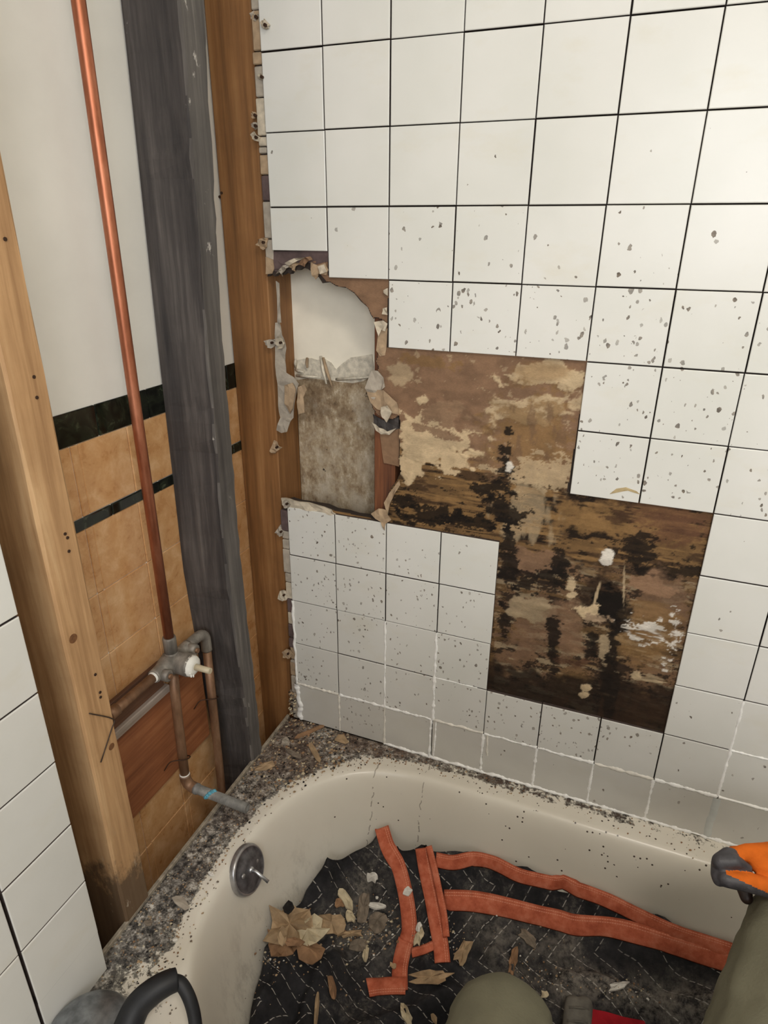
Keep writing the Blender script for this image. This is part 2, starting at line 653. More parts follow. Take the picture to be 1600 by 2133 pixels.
def peach_material():
    g = NT('peach_mottled_tile')
    pos = g.coords('pos')
    n = g.noise(pos, 26, 9, 0.68, 0.25)
    col = g.ramp(n, [(0.3, lin(190, 138, 88)), (0.5, lin(208, 160, 110)), (0.68, lin(226, 186, 140))])
    g.bump(n, 0.1, 0.002)
    return g.done(col, g.math('ADD', g.math('MULTIPLY', n, 0.3), 0.15))


def black_material():
    g = NT('black_glazed_tile')
    pos = g.coords('pos')
    n = g.noise(pos, 28, 9, 0.7, 1.5)
    col = g.ramp(n, [(0.45, lin(16, 18, 14)), (0.6, lin(38, 44, 32)), (0.72, lin(92, 96, 76))])
    return g.done(col, 0.14)


M['peach'] = peach_material()
M['black'] = black_material()
M['grout_dark'] = plain('tan_grout', (142, 108, 74), 0.9, var=0.15)


def wall_tile(y0, y1, z0, z1, mat, t=0.005):
    me = box_mesh('tile', XB - 0.004, XB + t - 0.004, y0, y1, z0, z1, 0.0012, 1)
    return put('tile', me, mat, wall_outer)


put('grout', box_mesh('grout', XB - 0.003, XB - 0.0012, -1.2, 0.03, 0.02, 1.222), M['grout_dark'], wall_outer)
S0 = -0.231
for k in range(-3, 9):
    y1 = S0 + 0.112 * (1 - k) - 0.0006
    y0 = y1 - 0.1105
    if y1 > 0.03: y1 = 0.03
    if y0 > 0.02 or y1 < -1.2: continue
    wall_tile(y0, y1, 1.1745, 1.222, M['black'], 0.006)
    wall_tile(y0, y1, 1.0455, 1.0635, M['black'], 0.0065)
for r in range(0, 10):
    if r == 0: z0, z1 = 1.0645, 1.1735
    else:
        z1 = 1.0445 - 0.1115 * (r - 1); z0 = z1 - 0.1105
    for k in range(-4, 9):
        y0 = -0.272 + 0.1135 * k * -1 + 0.0005
        y1 = y0 + 0.0985
        ya, yb = y0 - 0.0140, y0 - 0.0008
        if y0 < -1.15 or ya > 0.02: continue
        if min(y1, 0.03) > y0: wall_tile(y0, min(y1, 0.03), z0, z1, M['peach'])
        wall_tile(ya, min(yb, .03), z0, z1, M['peach'], 0.0056)

# ------------------------------------------------------------------ studs
def stud_mesh(name, x0, x1, ya, yb, z0, z1, n=40, wob=0.0012, seed=1, skew=0.0):
    """timber along z between x0..x1; ya(z), yb(z) give its two y faces; slightly worn edges"""
    rs = random.Random(seed)
    verts, faces = [], []
    c = 0.003
    for i in range(n + 1):
        z = z0 + (z1 - z0) * i / n
        a, b = ya(z), yb(z)
        w_ = lambda: rs.uniform(-wob, wob)
        ring = [(x0, a + skew), (x1 - c, a + w_()), (x1 + w_() * .3, a + c + w_()), (x1 + w_() * .3, b - c + w_()), (x1 - c, b + w_()), (x0, b)]
        for x, y in ring:
            verts.append((x, y, z))
    m = 6
    for i in range(n):
        for k in range(m):
            k2 = (k + 1) % m
            faces.append((i * m + k, i * m + k2, (i + 1) * m + k2, (i + 1) * m + k))
    faces.append(tuple(range(m))[::-1])
    faces.append(tuple(n * m + k for k in range(m)))
    bm = bmesh.new()
    me = mesh_of(name, verts, faces)
    bm.from_mesh(me)
    bpy.data.meshes.remove(me)
    return bm_mesh(name, bm)


def lerp(tab):
    zs = [t[0] for t in tab]; ys = [t[1] for t in tab]
    return lambda z: float(np.interp(z, zs, ys))


stud1 = put('wall_stud', stud_mesh('wall_stud', XB + 0.002, -0.021, lambda z: -0.546, lambda z: -0.492, 0.06, CEIL - 0.001, seed=2), M['stud_light'],
            label='pale pine wall stud standing between the white tiles and the copper pipes', cat='stud')
stud2 = put('wall_stud', stud_mesh('wall_stud', XB + 0.002, -0.021,
                                   lerp([(0.0, -.15), (.40, -.16), (.88, -.187), (1.30, -.178), (1.69, -.165), (2.4, -.15)]),
                                   lerp([(0.0, -.115), (.41, -.122), (.855, -.136), (1.3, -.133), (1.75, -.105), (2.4, -.085)]),
                                   0.06, CEIL - 0.001, n=90, wob=0.0025, seed=5, skew=-0.012), [M['stud_dark'], M['stud_dusty']],
            label='blackened weathered wall stud standing beside the brown corner post', cat='stud')
for p_ in stud2.data.polygons:
    if p_.normal.x > 0.6:
        p_.material_index = 1
post = put('wall_stud', box_mesh('wall_stud', -0.1085, -0.022, 0.020, 0.111, 0.06, CEIL - 0.001, 0.002), M['stud_brown'],
           label='brown corner post against the cut edge of the tiled wall', cat='stud')
stud4 = put('wall_stud', box_mesh('wall_stud', 0.186, 0.228, 0.022, 0.111, 0.05, CEIL - 0.001, 0.002), M['stud_red'],
            label='red stained stud half hidden at the torn board edge', cat='stud')
plate = put('sole_plate', box_mesh('sole_plate', XB + 0.002, -0.0295, -1.0, 0.018, 0.0, 0.06, 0.002), M['stud_light'],
            label='horizontal wooden sole plate under the wall studs', cat='beam')

# nail holes and nails in the pale stud
M['nail'] = plain('rusty_nail', (70, 50, 38), 0.6, 0.6)


def nail(loc, ax, parent, r=0.0022, name='nail_head'):
    d = Vector(ax).normalized()
    p = Vector(loc)
    o = put(name, tube_mesh(name, [p - d * 0.004, p + d * 0.0012], [r * .8, r], 8), M['nail'], parent)
    return o


for px, py in ((10, 498), (70, 785), (76, 828), (135, 1112), (143, 1148), (140, 1120), (198, 1405), (209, 1452), (208, 1442)):
    p = onx(px, py, -0.021)
    nail(p, (1, 0, 0), stud1, 0.0022)
for px, py in ((462, 402), (458, 410), (488, 795)):
    p = ony(px, py, 0.020)
    nail(p, (0, -1, 0), post, 0.0025)

# knots: shallow dark ovals set into the pale stud's face
M['knot'] = plain('wood_knot', (112, 74, 42), 0.7, var=0.3, scale=200)
for px, py, a in ((152, 1330, .0075), (232, 1555, .006)):
    p = onx(px, py, -0.0212)
    me = tube_mesh('knot', [Vector(p) - Vector((.003, 0, 0)), Vector(p) + Vector((.0006, 0, 0))], [a, a * .9], 14)
    put('knot', me, M['knot'], stud1)

# ------------------------------------------------------------------ the open bay of the back wall
def wall_poly(px_list, y):
    return [(p[0], p[2]) for p in (ony(a, b, y) for a, b in px_list)]


pl = [(-0.03, 1.46), (0.19, 1.46)] + wall_poly([(786, 780), (770, 786), (757, 793), (742, 789), (735, 800), (720, 792), (705, 797), (690, 790),
                                               (676, 796), (668, 788), (650, 792), (640, 786), (626, 796), (612, 790), (600, 794)], 0.108)
put('plaster_panel', prism('plaster_panel', pl, 0.106, 0.1135), M['plaster_warm'], wall_back)
# splintered white band along its foot
sp1 = wall_poly([(612, 752), (630, 748), (648, 746), (660, 750), (676, 748), (690, 756), (700, 770), (712, 758), (730, 745), (752, 742), (775, 738),
                 (778, 765), (776, 782), (757, 794), (735, 798), (705, 795), (690, 792), (668, 790), (640, 788), (615, 792)], 0.104)
put('splintered_lath', prism('splintered_lath', sp1, 0.1035, 0.107), M['splinter'], wall_back)
for a, b, c_, d in (((668, 742), (680, 800), 4, 0), ((673, 745), (692, 806), 3.5, 1), ((616, 770), (632, 775), 5, 0), ((700, 790), (775, 785), 2.5, 0), ((618, 782), (668, 786), 2.5, 0), ((616, 765), (616, 748), 3, 0), ((640, 746), (640, 766), 2.4, 1)):
    p0 = ony(a[0], a[1], 0.102); p1 = ony(b[0], b[1], 0.092)
    me = tube_mesh('splinter', [p0, (np.array(p0) + p1) / 2 + [0, -.002, 0], p1], [0.0028, 0.0034, 0.0018], 5)
    put('splinter', me, [M['splinter'], M['paper']][d], wall_back)


def grey_board_material():
    g = NT('mouldy_grey_board')
    v = g.coords('pos', (55, 10, 34))
    n = g.noise(v, 1.0, 10, 0.75, 0.0)
    pos = g.coords('pos')
    b = g.noise(pos, 15, 7, 0.7)
    col = g.ramp(n, [(0.3, lin(84, 70, 54)), (0.43, lin(148, 126, 98)), (0.55, lin(178, 160, 132)), (0.68, lin(220, 208, 188))])
    col = g.mix(g.math('MULTIPLY', g.step(b, 0.50, 0.66), 0.7), col, lin(196, 184, 164))
    col = g.mix(g.math('MULTIPLY', g.step(b, 0.48, 0.36), 0.6), col, lin(104, 82, 60))
    col = g.mix(g.step(g.noise(pos, 42, 6, 0.7), 0.66, 0.7), col, lin(40, 30, 22))
    g.bump(n, 0.5, 0.004)
    return g.done(col, 0.85)


M['grey_board'] = grey_board_material()
put('sheathing_board', box_mesh('sheathing_board', -0.02, 0.187, 0.1045, 0.112, 0.70, 1.196, 0.001), M['grey_board'], wall_back)

# exposed board face: brown paper, mastic ridges and mould, built as a fine relief
hole_px = [(640, 540), (684, 540), (684, 574), (812, 578), (806, 722), (1078, 735), (1228, 748), (1183, 1024), (1492, 1064), (1390, 1540),
           (1008, 1440), (1040, 1131), (920, 1112), (800, 1094), (700, 1078), (690, 1060), (690, 600)]
res = 0.0019
gx = np.arange(0.07, 0.80, res); gz = np.arange(0.585, 1.44, res)
GX, GZ = np.meshgrid(gx, gz)
PX, PY = project(np.stack([GX, np.full_like(GX, PB), GZ], -1))
ok = inside(PX, PY, hole_px) & inside(GX, GZ, outline)
BROWN = lin3((136, 106, 82)); CREAM = lin3((206, 182, 146)); OCHRE = lin3((150, 116, 74)); DARK = lin3((62, 44, 30)); BLACK = lin3((24, 17, 12))
REDB = lin3((104, 72, 52)); WHITE = lin3((222, 214, 202)); GREYB = lin3((150, 128, 104))
n1 = fbm(GX * 40, GZ * 40, 6); n2 = fbm(GX * 14 + 9, GZ * 90, 6, 0.62); n3 = fbm(GX * 120 + 3, GZ * 120 + 8, 4, 0.6)
n4 = fbm(GX * 70 + 30, GZ * 26 + 4, 5)
nq = fbm(GX * 55 + 2, GZ * 75 + 1, 7, 0.68)
nm = fbm(GX * 34 + 12, GZ * 48 + 5, 6, 0.6)
nm = 0.5 + (nm - nm.mean()) / nm.std() * 0.17
nq = 0.5 + (nq - nq.mean()) / nq.std() * 0.22 + (n2 - n2.mean()) / n2.std() * 0.10
C = BROWN[None, None, :] * (0.86 + 0.28 * fbm(GX * 25, GZ * 70, 5))[..., None]
H = np.zeros_like(GX)


def lay(mask, col, h=0.0):
    global C, H
    m = mask[..., None]
    C = C * (1 - m) + col * m
    H = H + mask * h


def ell(cx, cy, rx, ry, soft=0.25, wob=0.9, rot=0.0, nz=None):
    nz = nq if nz is None else nz
    dx, dy = PX - cx, PY - cy
    c_, s_ = math.cos(rot), math.sin(rot)
    d = np.sqrt(((dx * c_ + dy * s_) / rx) ** 2 + ((-dx * s_ + dy * c_) / ry) ** 2)
    return 1 - sstep(d + (nz - 0.5) * 2 * wob, 1 - soft, 1 + soft)


slope = (PX - 800) * 0.13                     # the rows run down to the right in the picture
yy = PY - slope
# general darkening towards the wet lower part (mould growing on the board)
wet = sstep(yy + (nm - .5) * 110, 925, 968)
lay(wet * 0.92, OCHRE * 0.62)
ridge = sstep(n2, 0.46, 0.54)
lay(wet * ridge * 0.8, DARK)
lay(wet * sstep(nq, .68, .78) * .85, BLACK)
lay((1 - wet) * sstep(nq, .92, .98) * .5 * (PX > 830), CREAM * .85)
lay(wet * sstep(fbm(GX * 10, GZ * 150 + 40, 5), 0.55, 0.63) * 0.7, OCHRE * 1.1, 0.0004)
# pale mastic skins
lay(ell(1125, 782, 85, 30, .06, .7, nz=nm) * 0.95, CREAM * 0.95, 0.0008)
lay(ell(1110, 850, 110, 26, .08, .8, -0.12, nz=nm) * 0.85, CREAM * 0.9, 0.0008)
lay(ell(905, 920, 85, 66, .05, .75, nz=nm) * 0.92, CREAM, 0.0009)
lay(ell(860, 960, 40, 40, .06, .6, nz=nm) * 0.9, CREAM, 0.0006)
lay(ell(920, 905, 52, 10, .1, .6, 0.3) * 0.85, BROWN * 0.9)
lay(ell(880, 833, 14, 11, .1, .5) * 0.95, CREAM, 0.001)
lay(ell(950, 860, 60, 40, .07, .8, nz=nm) * 0.9, BROWN)
lay(ell(835, 775, 22, 26, .08, .6, nz=nm) * 0.7, CREAM * 0.8, 0.0005)
lay(ell(880, 752, 60, 12, .1, .6, 0.1) * 0.7, OCHRE * .8, 0.0004)
lay(ell(1130, 775, 60, 22, .3, .5, nz=n2) * 0.55, OCHRE)
# stained zone right of the middle
lay(ell(1110, 920, 95, 85, .3, .6) * 0.75, OCHRE * 0.85)
lay(ell(1110, 920, 95, 85, .3, .6) * sstep(n4, .5, .6) * 0.6, BROWN * .7)
lay(ell(1130, 985, 75, 32, .1, .9) * 0.7, CREAM * 0.9, 0.0005)
lay(ell(1100, 1060, 60, 60, .2, .9, nz=n4) * 0.55, CREAM * 0.75)
for a in ((1056, 952, 14, 36), (1030, 1012, 30, 16), (1052, 1068, 40, 26), (900, 1072, 60, 16), (1200, 1105, 26, 14), (840, 1040, 26, 20), (1000, 1085, 60, 16)):
    lay(ell(*a, .12, .9) * 0.93, BLACK)
lay(ell(1062, 968, 7, 10, .2, .5), WHITE, 0.002)
for a in ((945, 934, 7, 4), (982, 937, 8, 4), (985, 977, 6, 4), (968, 949, 8, 3)):
    lay(ell(*a, .2, .2, .4), CREAM * 1.05, 0.0015)
# lower panel
low = sstep(yy + (n1 - .5) * 60, 1105, 1135) * (PX > 1030)
lay(low * 0.8, BROWN * 0.72)
lay(low * sstep(nq, 0.56, 0.64) * 0.85, BLACK * 1.6)
lay(low * sstep(fbm(GX * 30 + 60, GZ * 110 + 3, 6, .65), 0.55, 0.60) * 0.8, CREAM * .55, .0004)
lay(low * sstep(n2, 0.56, 0.6) * 0.5, OCHRE * 0.7)
lay(ell(1385, 1085, 105, 42, .3, .5, .12) * 0.8, REDB)
lay(ell(1290, 1075, 30, 40, .3, .7) * 0.7, DARK)
lay(ell(1240, 1085, 120, 36, .3, .5, .12) * sstep(n2, .42, .5) * 0.8, OCHRE * .9)
lay(ell(1110, 1165, 52, 24, .08, .6, .1, nz=nm) * 0.85, BROWN * 1.0, 0.0008)
for a in ((1060, 1170, 16, 52), (1120, 1205, 62, 20), (1325, 1145, 34, 36), (1380, 1190, 70, 14), (1165, 1175, 14, 26), (1052, 1300, 12, 40)):
    lay(ell(*a, .15, .9) * 0.92, BLACK * 1.2)
lay(ell(1110, 1268, 45, 26, .08, .5, .12, nz=nm) * 0.8, CREAM * .62, 0.0009)
lay(ell(1180, 1310, 40, 60, .2, .6, nz=nm) * 0.75, BROWN * 0.95)
lay(ell(1375, 1240, 55, 44, .2, .6, nz=nm) * 0.8, BROWN * 0.85)
lay(ell(1350, 1222, 46, 22, .06, .9, .1, nz=nm) * 0.8, BROWN * 1.25, 0.0008)
lay(ell(1100, 1335, 52, 26, .15, .8) * 0.7, BROWN * .8)
lay(ell(1340, 1320, 75, 60, .2, .6, nz=n2) * 0.6, OCHRE * .9)
lay(ell(1190, 1420, 40, 30, .3, .6, nz=n2) * 0.5, OCHRE * .7)
lay(ell(1250, 1245, 48, 46, .3, .5) * 0.85, DARK * .6)
lay(ell(1262, 1262, 30, 30, .2, .5) * 0.97, BLACK * .6, -0.002)  # shade inside the old pipe hole, painted black onto the board face
lay(ell(1285, 1285, 28, 34, .4, .5) * 0.9, BLACK)
lay(ell(1272, 1400, 26, 125, .3, .8) * 0.95, BLACK)
lay(ell(1235, 1330, 16, 40, .2, .8) * 0.93, BLACK)
lay(ell(1153, 1335, 12, 62, .2, .8) * 0.93, BLACK * 1.1)
lay(ell(1258, 1340, 11, 30, .15, .6) * 0.8, CREAM * .7)
bot = sstep(yy - (PX - 1040) * 0.03 + (n1 - .5) * 70, 1338, 1366) * (PX > 1005)
lay(bot * 0.9, BLACK * 1.35)
lay(bot * sstep(n4, .54, .66) * 0.6, DARK * .8)
lay(ell(1345, 1480, 60, 40, .4, .5) * 0.5, DARK)
lay(ell(1200, 1380, 36, 9, .2, .7, .15) * 0.7, REDB * .7)
# white scrapes and dabs
lay(ell(1265, 1160, 13, 16, .12, .35), WHITE * 1.08, 0.0016)
lay(ell(1192, 1238, 12, 5, .15, .5, -.3), CREAM * 1.05, 0.001)
lay(ell(1192, 1216, 10, 14, .15, .5), CREAM * .95, 0.001)
lay(ell(1222, 1272, 24, 12, .12, .7, .1), CREAM, 0.0022)
lay(ell(1245, 1288, 20, 8, .2, .8, .1), GREYB * 1.2, 0.002)
lay(ell(1352, 1312, 38, 22, .08, .9, .15) * sstep(n2, .36, .46), WHITE * .95, 0.0008)
lay(ell(1400, 1330, 13, 42, .08, .9, .1) * sstep(n3, .38, .5), WHITE * .92, 0.0008)
lay(ell(1325, 1405, 12, 9, .15, .5), CREAM * .9, 0.0012)
lay(ell(1355, 1417, 34, 2.2, .2, .2, .12), CREAM * .8)
lay(ell(1224, 1430, 10, 7, .15, .4), CREAM * .85, 0.0012); lay(ell(1217, 1447, 9, 6, .15, .4), CREAM * .8, 0.0012)
lay(ell(1300, 1215, 2.2, 42, .2, .1, .02) * .8, CREAM * .8)
lay(ell(1243, 1238, 3, 26, .2, .1, .28) * .9, CREAM)
# upper brown flap stays plain paper
C = C * (0.88 + 0.24 * n3)[..., None]
C = C * (0.80 + 0.2 * sstep(fbm(GX * 30, GZ * 60 + 11, 4), .3, .6))[..., None]
H = H + (n3 - .5) * 0.0008 + (n2 - .5) * 0.0011
idx = -np.ones(GX.shape, int)
idx[ok] = np.arange(ok.sum())
q = ok[:-1, :-1] & ok[1:, :-1] & ok[:-1, 1:] & ok[1:, 1:]
ii, jj = np.nonzero(q)
faces = np.stack([idx[ii, jj], idx[ii, jj + 1], idx[ii + 1, jj + 1], idx[ii + 1, jj]], 1)
V = np.stack([GX[ok], PB - 0.0012 - np.clip(H[ok], -0.001, 0.0035), GZ[ok]], 1)
me = mesh_of('mastic_coat', V, faces.tolist(), True)
set_color(me, 'stain', C[ok])
g = NT('stained_board_face')
sa = g.attr('stain').outputs['Color']
nn = g.noise(g.coords('pos', (1, 1, 3)), 260, 4, 0.7)
hv = g.n('ShaderNodeHueSaturation'); g.l(sa, hv.inputs['Color']); g.l(g.math('ADD', g.math('MULTIPLY', nn, 0.7), 0.65), hv.inputs['Value'])
g.bump(nn, 0.35, 0.002)
M['stain'] = g.done(hv.outputs[0], 0.75, spec=0.25)
put('mastic_coat', me, M['stain'], wall_back, label='stained brown board face with mould and old mastic')


# ---- torn paper and gypsum pieces hanging at the edges of the hole
def sheet(name, poly_px, y, mat, parent, crumple=0.004, thick=0.0016, seed=0, plane='y'):
    """crumpled scrap whose outline is given in the picture, lying in the plane y (or x)"""
    rs = random.Random(seed)
    fn = ony if plane == 'y' else onx
    P3 = [fn(a, b, y) for a, b in poly_px]
    bm = bmesh.new()
    vs_ = [bm.verts.new(tuple(p)) for p in P3]
    es = [bm.edges.new((vs_[i], vs_[(i + 1) % len(vs_)])) for i in range(len(vs_))]
    bmesh.ops.triangle_fill(bm, edges=es, use_beauty=True)
    bmesh.ops.subdivide_edges(bm, edges=bm.edges[:], cuts=1)
    ax = 1 if plane == 'y' else 0
    sg = -1 if plane == 'y' else 1
    for v in bm.verts:
        v.co[ax] += sg * rs.uniform(0, crumple)
    r = bmesh.ops.extrude_face_region(bm, geom=bm.faces[:])
    for v in r['geom']:
        if isinstance(v, bmesh.types.BMVert):
            v.co[ax] -= sg * thick
    return put(name, bm_mesh(name, bm), mat, parent)


M['sc_smear'] = plain('dried_tan_smear', (176, 156, 116), 0.7, var=0.2)
M['purple'] = plain('purple_brown_board', (92, 76, 74), 0.9, var=0.3, scale=60, bump=0.3)
sheet('torn_paper', [(561, 524), (684, 522), (684, 545), (668, 548), (655, 552), (640, 545), (622, 553), (604, 550), (592, 560), (575, 566), (566, 560)], 0.0075, M['purple'], wall_back, 0.002, 0.002, 1)
sheet('torn_paper', [(555, 535), (570, 541), (571, 560), (567, 570), (555, 571)], 0.005, M['paper'], wall_back, 0.003, 0.002, 2)
for i_s, pl_ in enumerate(([(578, 570), (588, 556), (600, 550), (606, 556), (596, 562), (590, 576), (584, 566)], [(600, 556), (612, 545), (626, 548), (620, 554), (616, 566), (608, 558)],
                           [(622, 551), (634, 537), (648, 534), (656, 541), (644, 544), (638, 556), (630, 553)], [(596, 548), (616, 538), (640, 536), (622, 543), (606, 553)])):
    sheet('torn_paper', pl_, 0.005 - 0.001 * i_s, [M['paper_grey'], M['paper'], M['paper_brown'], M['gyp_edge']][i_s], wall_back, 0.010, 0.0015, 30 + i_s)
sheet('torn_paper', [(648, 545), (662, 553), (678, 548), (684, 562), (680, 573), (664, 570), (660, 582), (652, 574)], 0.003, M['paper'], wall_back, 0.006, 0.0025, 4)
sheet('torn_paper', [(663, 555), (676, 551), (682, 566), (668, 571)], -0.002, M['gyp_edge'], wall_back, 0.004, 0.002, 5)
sheet('torn_paper', [(781, 670), (800, 667), (808, 674), (803, 690), (795, 686), (790, 700)], 0.001, M['gyp_edge'], wall_back, 0.006, 0.002, 6)
sheet('torn_paper', [(788, 690), (807, 684), (806, 720), (802, 740), (792, 742), (784, 730)], 0.0065, M['paper'], wall_back, 0.003, 0.002, 7)
sheet('torn_paper', [(800, 604), (808, 600), (808, 616), (799, 610)], 0.002, M['gyp_edge'], wall_back, 0.003, 0.002, 70)
sheet('torn_paper', [(798, 642), (807, 640), (807, 656), (797, 654)], 0.002, M['gyp_edge'], wall_back, 0.004, 0.002, 71)
# paper strips left on the post's side
sheet('torn_paper', [(574, 672), (584, 672), (586, 690), (592, 705), (596, 726), (594, 752), (598, 776), (612, 786), (623, 800), (618, 815), (613, 845), (612, 870),
                     (604, 880), (599, 899), (586, 902), (576, 896), (584, 870), (580, 845), (579, 800), (575, 760), (574, 720)], 0.014, M['paper_grey'], wall_back, 0.004, 0.002, 8)
sheet('torn_paper', [(594, 802), (610, 797), (616, 812), (612, 850), (604, 862), (594, 840)], 0.006, M['paper'], wall_back, 0.006, 0.002, 9)
sheet('torn_paper', [(622, 806), (634, 800), (640, 812), (632, 828), (636, 858), (624, 862), (620, 836)], 0.012, M['paper'], wall_back, 0.005, 0.002, 10)
sheet('torn_paper', [(575, 585), (582, 590), (584, 640), (586, 672), (578, 672), (578, 630)], 0.026, M['paper_grey'], wall_back, 0.002, 0.0015, 11)
# right of the bay
sheet('torn_paper', [(776, 770), (788, 772), (800, 786), (802, 806), (792, 815), (780, 832), (770, 826), (762, 808)], 0.004, M['paper_grey'], wall_back, 0.006, 0.002, 12)
sheet('torn_paper', [(764, 812), (800, 812), (828, 838), (832, 862), (806, 858), (786, 852), (772, 838)], 0.004, M['paper'], wall_back, 0.006, 0.002, 13)
sheet('torn_paper', [(794, 848), (808, 844), (818, 858), (808, 878), (796, 868)], -0.004, M['gyp_edge'], wall_back, 0.008, 0.004, 14)
sheet('torn_paper', [(778, 862), (800, 876), (832, 868), (832, 892), (812, 900), (792, 896), (780, 880)], 0.017, M['stud_dark'], wall_back, 0.004, 0.002, 15)  # dark sheet in the recess behind missing board; shade put into its colour
sheet('torn_paper', [(790, 890), (806, 898), (832, 884), (832, 972), (818, 968), (800, 964), (795, 930)], 0.018, M['paper_brown'], wall_back, 0.002, 0.002, 16)
sheet('torn_paper', [(776, 880), (790, 890), (808, 898), (826, 892), (812, 905), (795, 904), (784, 896)], 0.010, M['gyp_edge'], wall_back, 0.004, 0.002, 17)
sheet('torn_paper', [(773, 1070), (790, 1058), (804, 1062), (812, 1078), (816, 1082), (804, 1090), (802, 1104), (794, 1086)], 0.0, M['paper'], wall_back, 0.006, 0.002, 18)
sheet('torn_paper', [(801, 1046), (812, 1026), (826, 1008), (832, 1000), (834, 1010), (824, 1026), (812, 1050), (808, 1072)], 0.003, M['paper'], wall_back, 0.005, 0.002, 19)
sheet('mastic_smear', [(1270, 1029), (1284, 1018), (1304, 1015), (1326, 1023), (1334, 1030), (1308, 1022), (1290, 1025)], -0.0006, M['sc_smear'], wall_back, 0.0008, 0.0012, 77)
# white torn gypsum lying on the top edge of the lower tiles
sheet('torn_gypsum', [(588, 1036), (604, 1038), (625, 1044), (660, 1050), (690, 1062), (700, 1070), (692, 1072), (640, 1062), (608, 1056), (588, 1050)], 0.004, M['gyp_edge'], wall_back, 0.006, 0.004, 20)
# crumbs of old board still held by nails along the post
for i, (px, py, s, yv) in enumerate(((533, 35, 13, .006), (552, 52, 9, -.004), (531, 240, 8, .008), (532, 262, 8, .008), (533, 286, 10, .006), (548, 505, 12, .004),
                                     (566, 714, 11, .010), (584, 714, 11, .008), (576, 932, 12, .016), (585, 1108, 12, .006), (591, 1240, 11, .006), (600, 1362, 11, .006),
                                     (597, 1050, 9, .000), (545, 160, 8, .004))):
    rs = random.Random(100 + i)
    poly = []
    m = rs.randint(7, 9)
    for k in range(m):
        a = 2 * PI * k / m
        rad = s * rs.uniform(0.5, 1.25)
        poly.append((px + rad * math.cos(a), py + rad * 1.1 * math.sin(a)))
    sheet('torn_paper', poly, yv, [M['paper_grey'], M['gyp_edge'], M['paper']][i % 3], wall_back, 0.008, 0.003, 200 + i)
    nail(ony(px, py, yv - 0.009), (0, -1, 0), wall_back, 0.0026)
# broken white edge of the board beside the upper tiles
rs = random.Random(40)
zz = 2.03
while zz > 0.44:
    h = rs.uniform(0.006, 0.06)
    if zz < 1.44 and zz > 0.95:
        zz -= h; continue
    me = box_mesh('board_edge', -0.013 + rs.uniform(-.002, .001), 0.0015, 0.004 + rs.uniform(-.002, .002), BT, zz - h, zz - 0.002, 0.0015)
    put('board_edge', me, rs.choice([M['gyp_edge'], M['paper_grey'], M['paper'], M['paper_grey'], M['purple']]), wall_back)
    zz -= h

# ---- caulk beads between the lower tiles
def bead(pts, wdt, hgt, mat, seed, jitter=0.4, step=0.0028, gaps=0.0):
    wdt *= 0.8; jitter *= 1.3; hgt *= 0.6
    """irregular half-round bead on the wall face along pts [(x,z)...]"""
    rs = random.Random(seed)
    P = [Vector((a, 0, b)) for a, b in pts]
    L = (P[1] - P[0]).length
    n = max(4, int(L / step))
    d = (P[1] - P[0]).normalized()
    s = Vector((-d.z, 0, d.x))
    verts, faces = [], []
    for i in range(n + 1):
        p = P[0] + d * (L * i / n)
        k = 1 + (mnoise.noise((seed * 3.1 + i * step * 90, 0.3, 0)) * 1.5 + rs.uniform(-.45, .45)) * jitter
        k = max(0.12, k)
        off = mnoise.noise((seed + i * step * 40, 5, 1)) * wdt * 0.35
        w2 = wdt * 0.5 * k; hh = hgt * max(0.4, k)
        for a, b in ((-1, 0.0012), (-.6, -hh * .7), (0, -hh), (.6, -hh * .7), (1, 0.0012)):
            q_ = p + s * (a * w2 + off) + Vector((0, b, 0))
            verts.append(q_)
    for i in range(n):
        for k in range(4):
            faces.append((i * 5 + k, i * 5 + k + 1, i * 5 + 6 + k, i * 5 + 5 + k))
    bm = bmesh.new(); me = mesh_of('caulk_bead', verts, faces); bm.from_mesh(me)
    me = bm_mesh('caulk_bead', bm, True)
    # keep the bead facing the room
    o = put('caulk_bead', me, mat, wall_back)
    return o


bead([(0.004, zj(9)), (0.004, zj(11))], 0.008, 0.003, M['caulk'], 1, 0.2)
bead([(0.004, zj(11)), (0.010, RIM + 0.004)], 0.016, 0.005, M['caulk'], 2, 0.35)
for k in range(0, 14):
    x0 = k * T
    bead([(x0 + 0.002, zj(11)), (x0 + T, zj(11))], 0.010 if k < 8 else 0.006, 0.0028, M['caulk'] if k % 3 else M['caulk_old'], 10 + k, 0.5)
    if k >= 2:
        bead([(x0, RIM + 0.003), (x0 + T, RIM + 0.003)], 0.010, 0.005, M['caulk'], 40 + k, 0.4)
    if k >= 1 and k not in (3, 4, 8):
        bead([(x0, zj(11)), (x0, RIM + 0.003)], 0.007, 0.002, M['caulk_old'] if k < 4 else M['caulk'], 60 + k, 0.5)
bead([(2 * T, zj(9)), (2 * T, zj(11))], 0.0055, 0.0022, M['caulk'], 80, 0.4)
bead([(3 * T, zj(9)), (3 * T, zj(11))], 0.0075, 0.0025, M['caulk'], 81, 0.5)
bead([(3 * T - .004, zj(11)), (3 * T - .004, RIM + .003)], 0.006, 0.0035, M['caulk'], 82, 0.4)
bead([(3 * T + .008, zj(11)), (3 * T + .006, RIM + .003)], 0.005, 0.003, M['caulk'], 83, 0.4)
bead([(4 * T, zj(11)), (4 * T, RIM + .003)], 0.007, 0.003, M['caulk'], 84, 0.5)
bead([(4 * T + .009, zj(11)), (4 * T + .012, zj(11.5))], 0.006, 0.003, M['caulk_old'], 85, 0.4)
bead([(8 * T, zj(9)), (8 * T, zj(10))], 0.006, 0.0022, M['caulk'], 86, 0.3)
bead([(8 * T, zj(10)), (8 * T, zj(11))], 0.008, 0.003, M['caulk'], 87, 0.3)
